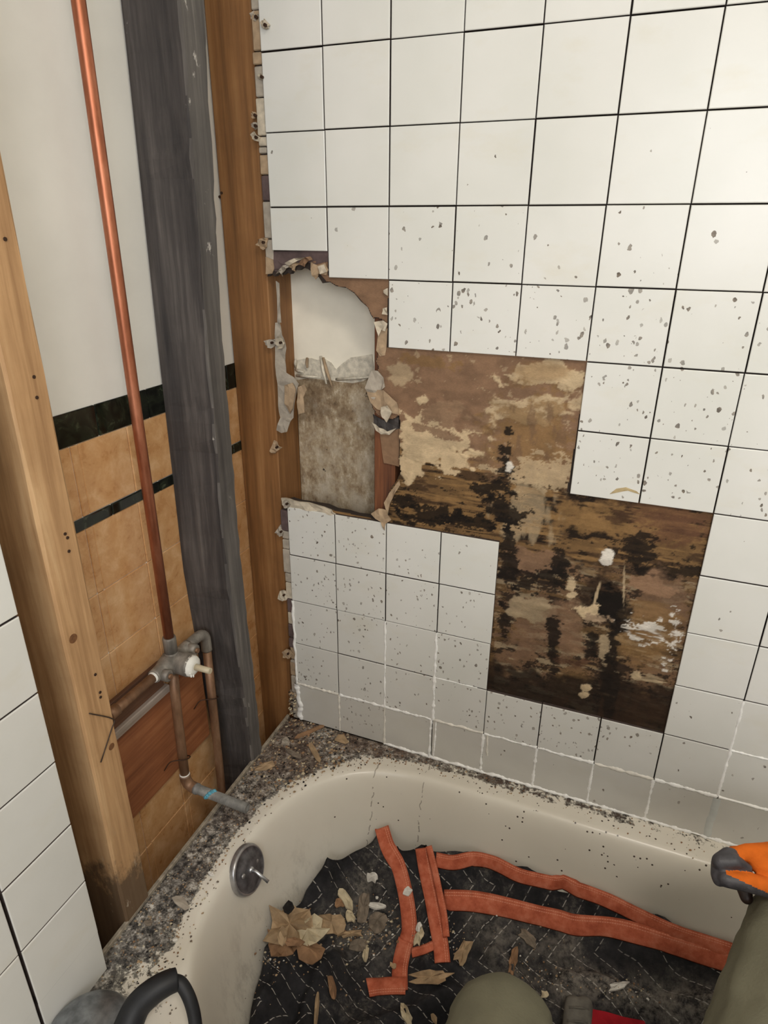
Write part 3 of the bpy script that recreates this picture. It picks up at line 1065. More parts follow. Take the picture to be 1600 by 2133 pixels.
M['caulk_gloss'] = plain('smeared_grey_caulk', (196, 198, 194), 0.25, var=0.06, scale=40)
bead([(8 * T + .001, zj(11) - .003), (8 * T - .001, RIM + .003)], 0.021, 0.0032, M['caulk_gloss'], 88, 0.08)
bead([(8 * T, zj(10)), (9 * T, zj(10))], 0.006, 0.002, M['caulk'], 89, 0.5)
bead([(3 * T, zj(10)), (4 * T - .02, zj(10))], 0.003, 0.0015, M['caulk'], 90, 0.5)

# ------------------------------------------------------------------ bathtub
TX0, TX1, TY0, TY1 = -0.024, 1.543, 0.0, -0.765       # outer rim
LC, RC, CY, RAD = 0.385, 1.13, -0.370, 0.315           # lip: two super-elliptic ends and straight sides
NEXP = 2.5
prof_in = [0.0, 0.006, 0.012, 0.020, 0.032, 0.046, 0.064, 0.090, 0.125, 0.17, 0.315]
prof_z = [0.398, 0.391, 0.376, 0.345, 0.285, 0.222, 0.165, 0.118, 0.092, 0.083, 0.080]


def lip_inset(x, y):
    u = np.maximum(np.maximum(LC - x, x - RC), 0); v = np.abs(y - CY)
    s = (u ** NEXP + v ** NEXP) ** (1 / NEXP)
    return RAD - s


def tub_z(x, y):
    return np.interp(lip_inset(x, y), prof_in, prof_z)


def ring(rad):
    pts = []
    nE = 72
    for k in range(nE + 1):                     # left end, from the back round to the front
        a = PI / 2 + PI * k / nE
        c_, s_ = math.cos(a), math.sin(a)
        s = (abs(c_) ** NEXP + abs(s_) ** NEXP) ** (-1 / NEXP)
        pts.append((LC + rad * c_ * s, CY + rad * s_ * s))
    for k in range(1, 40):
        pts.append((LC + (RC - LC) * k / 40, CY - rad))
    for k in range(nE + 1):
        a = -PI / 2 + PI * k / nE
        c_, s_ = math.cos(a), math.sin(a)
        s = (abs(c_) ** NEXP + abs(s_) ** NEXP) ** (-1 / NEXP)
        pts.append((RC + rad * c_ * s, CY + rad * s_ * s))
    for k in range(1, 40):
        pts.append((RC + (LC - RC) * k / 40, CY + rad))
    return np.array(pts)


lip = ring(RAD)
# outer rectangle, point for point
outer = []
for (x, y) in lip:
    cx = min(max(x, LC), RC)
    dx, dy = x - cx, y - CY
    t = 1e9
    if dx < -1e-9: t = min(t, (TX0 - cx) / dx)
    if dx > 1e-9: t = min(t, (TX1 - cx) / dx)
    if dy > 1e-9: t = min(t, (TY0 - CY) / dy)
    if dy < -1e-9: t = min(t, (TY1 - CY) / dy)
    outer.append((cx + dx * t, CY + dy * t))
outer = np.array(outer)
for cx_, cy_ in ((TX0, TY0), (TX0, TY1), (TX1, TY0), (TX1, TY1)):
    k = np.argmin((outer[:, 0] - cx_) ** 2 + (outer[:, 1] - cy_) ** 2)
    outer[k] = (cx_, cy_)
rings = []
front = outer[:, 1] < TY1 + 1e-6
rings.append([(x, y, 0.0) for x, y in outer])                                     # apron foot
rings.append([(x, y, RIM - 0.03) for x, y in outer])
rings.append([(x, y + (0.006 if f else 0), RIM - 0.004) for (x, y), f in zip(outer, front)])
NR = 12
for k in range(0, NR + 1):
    f = k / NR
    R = outer * (1 - f) + lip * f
    z = RIM + (0.0 if k else -0.001)
    rings.append([(x, y, RIM + 0.001 * (1 - f) - (0.002 if k == NR else 0)) for x, y in R])
ins = [0.003, 0.006, 0.009, 0.012, 0.016, 0.020, 0.026, 0.032, 0.039, 0.046, 0.055, 0.064, 0.076, 0.090, 0.107, 0.125, 0.147, 0.17, 0.21, 0.25, 0.29]
for d in ins:
    R = ring(RAD - d)
    z = float(np.interp(d, prof_in, prof_z))
    rings.append([(x, y, z) for x, y in R])
N = len(lip)
verts = [v for r_ in rings for v in r_]
faces = []
for i in range(len(rings) - 1):
    for k in range(N):
        k2 = (k + 1) % N
        faces.append((i * N + k, i * N + k2, (i + 1) * N + k2, (i + 1) * N + k))
faces.append(tuple((len(rings) - 1) * N + k for k in range(N)))
bm = bmesh.new(); me0 = mesh_of('bathtub', verts, faces); bm.from_mesh(me0)
me = bm_mesh('bathtub', bm, True)
VV = np.array([v.co for v in me.vertices])
i_ = lip_inset(VV[:, 0], VV[:, 1])
left = np.clip(1 - (VV[:, 0] - 0.02) / 0.30, 0, 1)
back = np.clip((VV[:, 1] + 0.40) / 0.3, 0, 1)
onrim = sstep(-i_, 0.004, 0.040) * (VV[:, 2] > 0.39)
gr = onrim * (0.25 + 0.95 * left)
gr = np.maximum(gr, onrim * np.clip((VV[:, 1] + 0.12) / 0.1, 0, 1) * np.clip(1.1 - VV[:, 0] * 0.55, 0.35, 1))
corner = np.exp(-((VV[:, 0] - 0.05) ** 2 + (VV[:, 1] + 0.06) ** 2) / 0.012) * onrim
gr = np.clip(gr + corner, 0, 1.2)
fl = np.exp(-((VV[:, 0] - 0.10) ** 2 + (VV[:, 1] + 0.62) ** 2) / 0.010)
gr = np.maximum(gr * (1 - 0.45 * fl), 0.62 * fl * onrim)
low_ = np.clip((0.33 - VV[:, 2]) / 0.2, 0, 1) * (i_ > 0.01) * np.clip(1.0 - (VV[:, 0] - 0.1) / 0.12, 0, 1)
set_float(me, 'grime', np.clip(gr, 0, 1.2))
set_float(me, 'scuff', low_)
set_float(me, 'warm', np.clip((VV[:, 1] + 0.5) / 0.45, 0, 1))


def tub_material():
    g = NT('old_tub_enamel')
    pos = g.coords('pos')
    base = g.ramp(g.noise(pos, 4, 4), [(0.3, lin(222, 215, 201)), (0.7, lin(233, 227, 214))])
    gm = g.attr('grime').outputs['Fac']; sc = g.attr('scuff').outputs['Fac']; wm = g.attr('warm').outputs['Fac']
    nA = g.noise(pos, 26, 10, 0.72); nB = g.noise(pos, 110, 6, 0.7); nC = g.noise(pos, 9, 5, 0.6)
    n = g.math('ADD', g.math('MULTIPLY', nA, 0.6), g.math('MULTIPLY', nB, 0.4))
    thr = g.math('SUBTRACT', 0.76, g.math('MULTIPLY', gm, 0.36))
    m = g.math('MULTIPLY', g.math('SUBTRACT', n, thr), 16.0, True)
    dirt = g.ramp(g.noise(pos, 75, 8, 0.75), [(0.38, lin(30, 29, 29)), (0.46, lin(92, 88, 83)), (0.53, lin(152, 146, 137)), (0.61, lin(222, 217, 208))])
    dirt2 = g.ramp(g.noise(pos, 75, 8, 0.75), [(0.32, lin(62, 46, 36)), (0.5, lin(112, 88, 72)), (0.66, lin(160, 140, 122))])
    dirt = g.mix(g.math('MULTIPLY', wm, g.step(nC, 0.4, 0.6)), dirt, dirt2)
    dirt = g.mix(g.step(nC, 0.50, 0.62), dirt, g.mix(0.6, dirt, lin(44, 43, 44)))
    col = g.mix(m, base, dirt)
    # scuffs low on the left end
    sn = g.noise(g.coords('pos', (1, 1, 0.5)), 22, 8, 0.75)
    ms = g.math('MULTIPLY', g.math('MULTIPLY', g.step(sn, 0.50, 0.64), sc), 0.75)
    col = g.mix(ms, col, lin(120, 110, 96))
    # loose specks on the slopes
    vo = g.n('ShaderNodeTexVoronoi'); g.l(pos, vo.inputs['Vector']); vo.inputs['Scale'].default_value = 90
    sp = g.n('ShaderNodeSeparateColor'); g.l(vo.outputs['Color'], sp.inputs[0])
    px_ = g.n('ShaderNodeSeparateXYZ'); g.l(g.n('ShaderNodeNewGeometry').outputs['Position'], px_.inputs[0])
    area_ = g.math('MULTIPLY', g.step(px_.outputs[1], -0.26, -0.06), g.step(px_.outputs[2], 0.26, 0.40))
    dens = g.math('MULTIPLY', g.math('MULTIPLY', area_, 0.75), g.step(g.noise(pos, 12, 3), 0.38, 0.66))
    s_on = g.math('MULTIPLY', g.math('LESS_THAN', sp.outputs[0], dens), g.math('LESS_THAN', vo.outputs['Distance'], 0.17))
    col = g.mix(s_on, col, lin(74, 62, 52))
    # two old drip lines on the back slope
    wob = g.math('MULTIPLY', g.math('SUBTRACT', g.noise(pos, 30, 3), 0.5), 0.02)
    for x0 in (0.232, 0.335):
        dd = g.math('ABSOLUTE', g.math('SUBTRACT', g.math('ADD', px_.outputs[0], wob), x0))
        ln = g.math('MULTIPLY', g.math('LESS_THAN', dd, 0.0011), g.step(px_.outputs[1], -0.30, -0.20))
        ln = g.math('MULTIPLY', ln, g.math('GREATER_THAN', g.noise(g.coords('pos', (1, 1, 1)), 70, 2), 0.47))
        col = g.mix(g.math('MULTIPLY', ln, 0.6), col, lin(104, 90, 74))
    rough = g.math('ADD', g.math('MULTIPLY', m, 0.5), 0.28)
    g.bump(g.math('MULTIPLY', m, n), 0.9, 0.006)
    return g.done(col, rough)


M['tub'] = tub_material()
tub = put('bathtub', me, M['tub'], label='old cream enamel bathtub with a grimy debris covered rim', cat='bathtub')
M['chrome'] = plain('dull_chrome', (168, 166, 166), 0.3, 0.7, var=0.25, scale=60)
M['chrome_dark'] = plain('dark_tarnished_chrome', (104, 103, 106), 0.42, 0.55, var=0.55, scale=60)
M['steel'] = plain('bright_lever_metal', (200, 202, 206), 0.3, 0.9, var=0.1)
M['flange'] = plain('dusty_tub_flange', (150, 140, 124), 0.7, var=0.45, scale=90, bump=0.4)
# tiling flange: a low upstand round the back and left edge
fv = [(TX0 - 0.001, -0.76, RIM), (TX0 - 0.001, 0.004, RIM)]
put('tiling_flange', box_mesh('tiling_flange', TX0 - 0.003, TX0 + 0.0035, -0.612, -0.001, RIM - 0.03, RIM + 0.008, 0.001), M['flange'], tub)


def disc_part(name, c, nrm, prof, mat, parent, seg=36):
    """lathe [(radius, height)] about the axis nrm through c"""
    d = Vector(nrm).normalized(); n = d.orthogonal().normalized(); b = d.cross(n)
    verts, faces = [], []
    for r_, h in prof:
        for k in range(seg):
            a = 2 * PI * k / seg
            verts.append(Vector(c) + d * h + (n * math.cos(a) + b * math.sin(a)) * r_)
    for i in range(len(prof) - 1):
        for k in range(seg):
            k2 = (k + 1) % seg
            faces.append((i * seg + k, i * seg + k2, (i + 1) * seg + k2, (i + 1) * seg + k))
    faces.append(tuple((len(prof) - 1) * seg + k for k in range(seg)))
    bm = bmesh.new(); m0 = mesh_of(name, verts, faces); bm.from_mesh(m0)
    return put(name, bm_mesh(name, bm, True), mat, parent)


oc = onx(517, 1811, 0.091)
ax = Vector((0.93, 0.0, 0.36)).normalized()
plate_o = disc_part('overflow_plate', Vector(oc) - ax * 0.006, ax, [(0.0435, 0.0), (0.0435, 0.006), (0.0415, 0.0095), (0.039, 0.0105), (0.0375, 0.0095), (0.030, 0.011), (0.012, 0.013), (0.001, 0.0132)], M['chrome_dark'], tub)
disc_part('plate_rim', Vector(oc) - ax * 0.006, ax, [(0.0445, 0.0), (0.0445, 0.005), (0.0430, 0.0088), (0.0400, 0.0112), (0.0388, 0.0095)], M['chrome'], plate_o)
p0 = Vector(oc) + ax * 0.006
put('trip_lever', tube_mesh('trip_lever', [p0, p0 + Vector((0.012, -0.0005, 0.001)), p0 + Vector((0.038, -0.002, -0.012))], [0.0045, 0.0028, 0.0034], 10), M['steel'], plate_o)
s_ = disc_part('lever_boss', p0, ax, [(0.006, 0.0), (0.006, 0.003), (0.0035, 0.0055), (0.0008, 0.006)], M['steel'], plate_o, 16)
for sx in (-1, 1):
    c_ = Vector(oc) + Vector((0, 0.022 * sx, 0.003 - 0.006 * sx)) + ax * 0.005
    disc_part('screw_head', c_, ax, [(0.0045, 0), (0.0045, 0.001), (0.003, 0.0022), (0.0005, 0.0024)], M['chrome'], plate_o, 12)

# ------------------------------------------------------------------ plumbing
def copper_material(name, c1, c2, c3, rough, metal):
    g = NT(name)
    n = g.noise(g.coords('pos', (1, 1, 0.25)), 40, 6, 0.65)
    col = g.ramp(n, [(0.3, lin(*c1)), (0.5, lin(*c2)), (0.7, lin(*c3))])
    return g.done(col, g.math('ADD', g.math('MULTIPLY', n, 0.25), rough), metal)


M['copper'] = copper_material('bright_copper', (134, 80, 56), (166, 102, 74), (190, 126, 96), 0.28, 0.75)
M['copper_old'] = copper_material('tarnished_copper', (98, 72, 52), (136, 102, 76), (164, 132, 106), 0.4, 0.4)
M['solder'] = copper_material('grey_brass_casting', (92, 88, 82), (132, 126, 118), (168, 162, 152), 0.45, 0.4)
M['pipe_grey'] = copper_material('lime_scaled_pipe', (96, 94, 92), (134, 132, 128), (168, 166, 160), 0.5, 0.3)
M['white_scale'] = plain('white_scale', (228, 226, 218), 0.8, var=0.1)
M['verdigris'] = plain('turquoise_verdigris', (96, 168, 190), 0.8, var=0.3, scale=200)
M['horn'] = plain('yellowed_stem', (196, 184, 156), 0.4, var=0.12)

XP = -0.070
vroot = empty('shower_valve', (XP, -0.30, 0.47), 'copper shower pipe with grey mixing valve and tub spout stub between studs', 'plumbing')


def part(name, mesh, mat, label=None):
    o = put(name, mesh, mat, None, label)
    keep(o, vroot)
    return o


rt = onx(350, 1333, XP)
riser_y = -0.3025
pr = 0.0085
part('riser_pipe', tube_mesh('riser_pipe', [(XP, riser_y, 0.792), (XP, riser_y + .0005, 1.2), (XP, riser_y + .005, 1.75), (XP, riser_y + .006, CEIL - 0.004)], 0.0088, 20), M['copper'], 'bright copper riser pipe')
part('pipe_collar', tube_mesh('pipe_collar', [(XP, riser_y, 0.768), (XP, riser_y, 0.800), (XP, riser_y, 0.803)], [0.0115, 0.0118, 0.0108], 20), M['solder'])
# cast body: cross of barrels
body = part('valve_body', tube_mesh('valve_body', smooth_path([(XP, -0.352, 0.752), (XP, -0.335, 0.752), (XP, -0.315, 0.750), (XP, -0.295, 0.750), (XP, -0.275, 0.752), (XP, -0.255, 0.755)], 4),
                                    list(np.interp(np.linspace(0, 1, 21), [0, .2, .35, .5, .65, .8, 1], [.0120, .0132, .019, .0225, .019, .0132, .0120])), 20), M['solder'], 'grey cast mixing valve body')
part('valve_neck', tube_mesh('valve_neck', [(XP, riser_y, 0.745), (XP, riser_y, 0.772)], [0.0150, 0.0118], 18), M['solder'])
part('valve_barrel', tube_mesh('valve_barrel', [(XP - 0.012, -0.300, 0.750), (XP + 0.006, -0.300, 0.750), (XP + 0.010, -0.300, 0.750), (XP + 0.036, -0.300, 0.750), (XP + 0.040, -0.300, 0.750)], [0.019, 0.0205, 0.0195, 0.0208, 0.0195], 20), M['solder'])
cap = part('barrel_cap', tube_mesh('barrel_cap', [(XP + 0.038, -0.300, 0.750), (XP + 0.044, -0.3005, 0.750), (XP + 0.048, -0.3005, 0.750)], [0.0205, 0.0180, 0.010], 13), M['white_scale'])
part('valve_stem', tube_mesh('valve_stem', [(XP + 0.046, -0.300, 0.750), (XP + 0.060, -0.300, 0.750), (XP + 0.079, -0.300, 0.750)], [0.0062, 0.0056, 0.0054], 12), M['horn'], 'pale valve stem')
rs = random.Random(4)
for k in range(5):
    a = rs.uniform(PI, 2 * PI)
    p = Vector((XP + 0.042, -0.300 + 0.013 * math.cos(a), 0.750 + 0.013 * math.sin(a)))
    part('scale_flake', tube_mesh('scale_flake', [p, p + Vector((0.004, rs.uniform(-.003, .003), -0.006))], [0.004, 0.0012], 5), M['white_scale'])
for yy_, zz_ in ((-0.338, 0.7495), (-0.262, 0.7535)):
    part('stop_screw', tube_mesh('stop_screw', [(XP + 0.004, yy_, zz_), (XP + 0.021, yy_, zz_), (XP + 0.022, yy_, zz_)], [0.0110, 0.0106, 0.0085], 14), M['solder'])
    part('screw_slot', tube_mesh('screw_slot', [(XP + 0.019, yy_, zz_), (XP + 0.026, yy_, zz_)], [0.0052, 0.0048], 6), M['copper_old'])
# hot supply to the left, cold supply looping to the right
part('supply_pipe', tube_mesh('supply_pipe', [(XP, -0.345, 0.752), (XP, -0.4915, 0.752)], 0.0085, 18), M['copper_old'], 'horizontal supply pipe')
part('solder_ring', tube_mesh('solder_ring', [(XP, -0.350, 0.752), (XP, -0.356, 0.752)], [0.0102, 0.0092], 18), M['white_scale'])
part('pipe_coupling', tube_mesh('pipe_coupling', [(XP, -0.440, 0.752), (XP, -0.458, 0.752)], 0.0102, 18), M['copper_old'])
part('elbow', tube_mesh('elbow', smooth_path([(XP, -0.262, 0.755), (XP, -0.240, 0.756), (XP, -0.220, 0.754), (XP, -0.2085, 0.744), (XP, -0.2065, 0.728), (XP, -0.2065, 0.712)], 6), 0.0102, 18), M['solder'])
part('supply_pipe', tube_mesh('supply_pipe', [(XP, -0.2065, 0.716), (XP, -0.209, 0.55), (XP, -0.214, 0.30), (XP, -0.214, 0.061)], 0.0085, 16), M['copper_old'], 'vertical supply pipe beside the dark stud')
part('supply_pipe', tube_mesh('supply_pipe', [(XP - 0.016, -0.183, 0.712), (XP - 0.016, -0.185, 0.60), (XP - 0.016, -0.19, 0.40)], 0.0072, 14), M['copper_old'])
# tub spout drop
part('drop_pipe', tube_mesh('drop_pipe', [(XP, -0.304, 0.738), (XP - 0.001, -0.308, 0.66), (XP, -0.312, 0.57), (XP + 0.001, -0.315, 0.490)], 0.0088, 18), M['copper_old'], 'brown tarnished drop pipe')
part('solder_ring', tube_mesh('solder_ring', [(XP + 0.001, -0.315, 0.500), (XP + 0.001, -0.315, 0.496)], [0.0092, 0.0106], 18), M['white_scale'])
part('elbow', tube_mesh('elbow', smooth_path([(XP + 0.001, -0.315, 0.498), (XP + 0.002, -0.315, 0.484), (XP + 0.010, -0.3152, 0.473), (XP + 0.026, -0.3155, 0.470)], 6), 0.0104, 18), M['copper_old'])
part('spout_stub', tube_mesh('spout_stub', [(XP + 0.022, -0.3155, 0.470), (XP + 0.028, -0.3155, 0.4702), (XP + 0.0285, -0.3155, 0.4702), (XP + 0.139, -0.316, 0.466)], [0.0108, 0.0108, 0.0092, 0.0094], 18, True, 0.8), M['pipe_grey'], 'grey scaled spout stub')
for k in range(6):
    a = -0.6 + k * 0.5
    c_ = Vector((XP + 0.050 + 0.003 * k, -0.3155 - 0.0088 * math.cos(a) * 0.9, 0.469 + 0.0088 * math.sin(a)))
    part('verdigris_patch', tube_mesh('verdigris_patch', [c_ - Vector((.004, 0, 0)), c_, c_ + Vector((.005, 0, 0))], [0.0016, 0.0042, 0.0016], 7), M['verdigris'])
# wire hangers round two of the pipes
for (cy, cz, yo) in ((-0.3135, 0.535, 0), (-0.2115, 0.60, 0)):
    pts = [(XP - .020, cy - .03, cz - .01), (XP - .01, cy - .02, cz + .006), (XP + .010, cy - .004, cz + .004), (XP + .010, cy + .010, cz), (XP - .012, cy + .012, cz - .006)]
    part('wire_hanger', tube_mesh('wire_hanger', smooth_path(pts, 5), 0.0011, 6), M['nail'])

# wooden blocking behind the valve and the dusty ledge on it
blk = put('blocking_board', box_mesh('blocking_board', XB + 0.003, -0.0965, -0.4915, -0.196, 0.486, 0.676, 0.0015), M['board_red'],
          label='reddish wooden blocking board fixed between the studs behind the valve', cat='board')
M['dusty'] = wood('dusty_white_wood', (120, 104, 92), (160, 146, 134), (196, 186, 176), axis='y')
put('dusty_ledge', box_mesh('dusty_ledge', XB + 0.003, -0.0905, -0.4915, -0.296, 0.674, 0.690, 0.0015), M['dusty'], blk)
put('upper_board', box_mesh('upper_board', XB + 0.003, -0.0985, -0.4915, -0.30, 0.688, 0.742, 0.0015), M['board_dark'], blk)

# wire bent over the pale stud
M['wire'] = plain('rusty_wire', (74, 60, 50), 0.6, 0.5)
wp = [onx(190, 1487, -0.0195), onx(236, 1498, -0.0190), onx(232, 1520, -0.0185), onx(210, 1588, -0.0195)]
wp = [Vector((-0.021, wp[0][1], wp[0][2]))] + [Vector(p) for p in wp] 
put('wire_loop', tube_mesh('wire_loop', smooth_path(wp, 4), 0.0009, 6), M['wire'], stud1)

# ------------------------------------------------------------------ moving blanket lying in the tub
ctrl_px = [(795, 1722, .288), (850, 1772, .270), (885, 1758, .285), (905, 1782, .272), (980, 1792, .278), (1050, 1800, .285), (1150, 1826, .287), (1250, 1860, .287), (1400, 1922, .282), (1555, 1990, .275),
           (930, 1872, .215), (1010, 1880, .212), (1100, 1900, .212), (1250, 1945, .215), (1400, 1975, .225), (1545, 2012, .245),
           (1010, 1830, .235), (1150, 1862, .24), (1300, 1915, .245),
           (1100, 1990, .165), (1300, 2040, .175), (1450, 2085, .185), (1000, 2060, .150), (1200, 2120, .150), (900, 2110, .140), (1350, 2110, .14), (1250, 2065, .175),
           (700, 1800, .245), (640, 1862, .215), (600, 1915, .205), (562, 1965, .205), (530, 2060, .195), (515, 2120, .185),
           (740, 1765, .262), (760, 1830, .225), (720, 1900, .175), (780, 2000, .140), (650, 2050, .160), (590, 2080, .175), (700, 2120, .135), (820, 1860, .215), (850, 1960, .16), (900, 1990, .165), (800, 1780, .262)]
ctrl = [tuple(onz(a, b, c_)) for a, b, c_ in ctrl_px]
ctrl += [(.30, -.60, .17), (.22, -.54, .19), (.45, -.60, .135), (.60, -.58, .13), (.80, -.58, .14), (.95, -.50, .15), (1.15, -.50, .17), (1.15, -.30, .17), (1.2, -.12, .27), (1.2, -.2, .2), (1.25, -.45, .17), (.7, -.45, .125), (.5, -.45, .13)]
CP = np.array(ctrl)


def tps(P, lam=2e-4):
    n = len(P)
    d = np.linalg.norm(P[:, None, :2] - P[None, :, :2], axis=2)
    K = np.where(d > 0, d ** 2 * np.log(d + 1e-12), 0) + lam * np.eye(n)
    Q = np.c_[np.ones(n), P[:, :2]]
    A = np.block([[K, Q], [Q.T, np.zeros((3, 3))]])
    sol = np.linalg.solve(A, np.r_[P[:, 2], np.zeros(3)])
    return sol[:n], sol[n:]


TW, TA = tps(CP)


FOLDS = []
for pl_, hh_, ww_ in (([(1180, 2040), (1260, 2062), (1340, 2078), (1420, 2096), (1500, 2125)], .024, .016), ([(640, 2150), (652, 2060), (700, 1992)], .022, .016),
                      ([(690, 1830), (760, 1868), (830, 1832)], -.012, .018), ([(960, 1842), (1100, 1868), (1300, 1918)], -.012, .016), ([(545, 2110), (590, 2050), (612, 2000)], .016, .014),
                      ([(740, 2130), (800, 2098), (880, 2082), (940, 2060)], .020, .016), ([(1030, 1990), (1090, 2035), (1120, 2110)], .018, .014), ([(700, 1790), (690, 1850), (640, 1890)], .012, .014),
                      ([(600, 2133), (620, 2090), (640, 2060)], -.012, .010), ([(780, 2020), (740, 2060), (700, 2130)], -.014, .014), ([(990, 1940), (1040, 1960), (1180, 1985)], .010, .014)):
    wp_ = [onz(a, b, 0.17)[:2] for a, b in pl_]
    pp_ = np.array(smooth_path([(p[0], p[1], 0) for p in wp_], 8))[:, :2]
    FOLDS.append((pp_, hh_, ww_))


def cloth_z(x, y, folds=True):
    x = np.asarray(x, float); y = np.asarray(y, float)
    d = np.sqrt((x[..., None] - CP[:, 0]) ** 2 + (y[..., None] - CP[:, 1]) ** 2)
    z = (np.where(d > 0, d ** 2 * np.log(d + 1e-12), 0) @ TW) + TA[0] + TA[1] * x + TA[2] * y
    z = np.clip(z, 0.10, 0.30)
    if folds:
        f = fbm(x * 9 + 3, y * 9 + 7, 3, 0.5)
        r1 = 1 - np.abs(2 * fbm(x * 11 + y * 7 + 5, y * 6 - x * 3 + 9, 3, 0.5) - 1)
        amp = 0.034 * np.clip(1.15 - (x - 0.15) / 0.55, 0.35, 1)
        z = z + (f - 0.5) * amp + (r1 ** 3 - 0.5) * amp * 0.9
        for pp_, hh_, ww_ in FOLDS:
            d2 = np.min((x[..., None] - pp_[:, 0]) ** 2 + (y[..., None] - pp_[:, 1]) ** 2, axis=-1)
            z = z + hh_ * np.exp(-d2 / ww_ ** 2)
    return np.maximum(z, tub_z(x, y) + 0.007)


def on_cloth(px, py, lift=0.0):
    z = 0.2
    for _ in range(40):
        p = onz(px, py, z)
        z = 0.5 * z + 0.5 * (float(cloth_z(p[0], p[1])) + lift)
    return Vector(onz(px, py, z))


edge_pts = [(795, 1722), (815, 1748), (832, 1766), (850, 1770), (868, 1762), (885, 1757), (905, 1778), (980, 1786), (1050, 1798), (1150, 1824), (1250, 1857), (1400, 1920), (1560, 1992)]
edge_l = [(520, 2120), (526, 2080), (545, 2020), (560, 1962), (600, 1918), (628, 1878), (645, 1848), (668, 1818), (700, 1792), (740, 1766), (772, 1752)]
zz_of = lambda a, b: [float(v) for v in onz(a, b, float(np.interp(0, [0], [0.27])))]
ctrl_lookup = {(a, b): c_ for a, b, c_ in ctrl_px}


def edge_world(a, b, z):
    p = onz(a, b, z)
    return (float(p[0]), float(p[1]))


poly = []
ze = {795: .288, 815: .28, 832: .275, 850: .27, 868: .28, 885: .285, 905: .272, 980: .278, 1050: .285, 1150: .287, 1250: .287, 1400: .282, 1560: .275}
for a, b in edge_pts:
    poly.append(edge_world(a, b, ze[a]))
poly += [(1.12, -.105), (1.22, -.115), (1.30, -.25), (1.28, -.45), (1.12, -.60), (.9, -.625), (.6, -.63), (.36, -.63), (.24, -.57), (.18, -.53)]
zl = [.188, .192, .198, .205, .205, .21, .22, .235, .245, .262, .275]
for (a, b), z in zip(edge_l, zl):
    poly.append(edge_world(a, b, z))

st = 0.0055
gx = np.arange(0.08, 1.32, st); gy = np.arange(-0.66, -0.04, st)
GX2, GY2 = np.meshgrid(gx, gy)
ok2 = inside(GX2, GY2, poly)
Zc = cloth_z(GX2, GY2)
# quilting: chevron stitch lines pressed into the pad
U_ = GX2 * 0.93 + GY2 * 0.36
V_ = GY2 * 0.93 - GX2 * 0.36
per = 0.044
zig = U_ + np.abs(((V_ / 0.20) % 1) - 0.5) * 0.26
ph = (zig / per) % 1
groove = np.exp(-(np.minimum(ph, 1 - ph) / 0.12) ** 2)
Zc = Zc + 0.003 * (1 - groove) - 0.0015
id2 = -np.ones(GX2.shape, int); id2[ok2] = np.arange(ok2.sum())
nv = int(ok2.sum())
q = ok2[:-1, :-1] & ok2[1:, :-1] & ok2[:-1, 1:] & ok2[1:, 1:]
ii, jj = np.nonzero(q)
ft = np.stack([id2[ii, jj], id2[ii, jj + 1], id2[ii + 1, jj + 1], id2[ii + 1, jj]], 1)
bm = bmesh.new()
top = [bm.verts.new((float(x), float(y), float(z))) for x, y, z in zip(GX2[ok2], GY2[ok2], Zc[ok2])]
for f in ft.tolist():
    bm.faces.new([top[i] for i in f])
loose = [v for v in bm.verts if not v.link_faces]
bmesh.ops.delete(bm, geom=loose, context='VERTS')
rim_e = [e for e in bm.edges if len(e.link_faces) == 1]
PQ = np.array(smooth_path([(a, b, 0) for a, b in poly] + [(poly[0][0], poly[0][1], 0)], 10))[:, :2]
for v in {v for e in rim_e for v in e.verts}:
    d2 = (PQ[:, 0] - v.co.x) ** 2 + (PQ[:, 1] - v.co.y) ** 2
    k = int(np.argmin(d2))
    if d2[k] < 0.012 ** 2:
        v.co.x, v.co.y = float(PQ[k, 0]), float(PQ[k, 1])
        v.co.z = float(cloth_z(v.co.x, v.co.y))
ex = bmesh.ops.extrude_edge_only(bm, edges=rim_e)
for v in ex['geom']:
    if isinstance(v, bmesh.types.BMVert):
        v.co.z -= 0.007
me = bm_mesh('cloth', bm, True)
CV = np.array([v.co for v in me.vertices])
dst = np.zeros(len(CV))
for pp_, amt in ((FOLDS[0][0], .9), (FOLDS[6][0], .45), (FOLDS[10][0], .4)):
    d2 = np.min((CV[:, 0, None] - pp_[None, :, 0]) ** 2 + (CV[:, 1, None] - pp_[None, :, 1]) ** 2, axis=1)
    dst = np.maximum(dst, amt * np.exp(-d2 / 0.026 ** 2))
c0 = onz(760, 1930, .17)
dst = np.maximum(dst, .8 * np.exp(-((CV[:, 0] - c0[0]) ** 2 + (CV[:, 1] - c0[1]) ** 2) / 0.05 ** 2))
set_float(me, 'dust', dst)


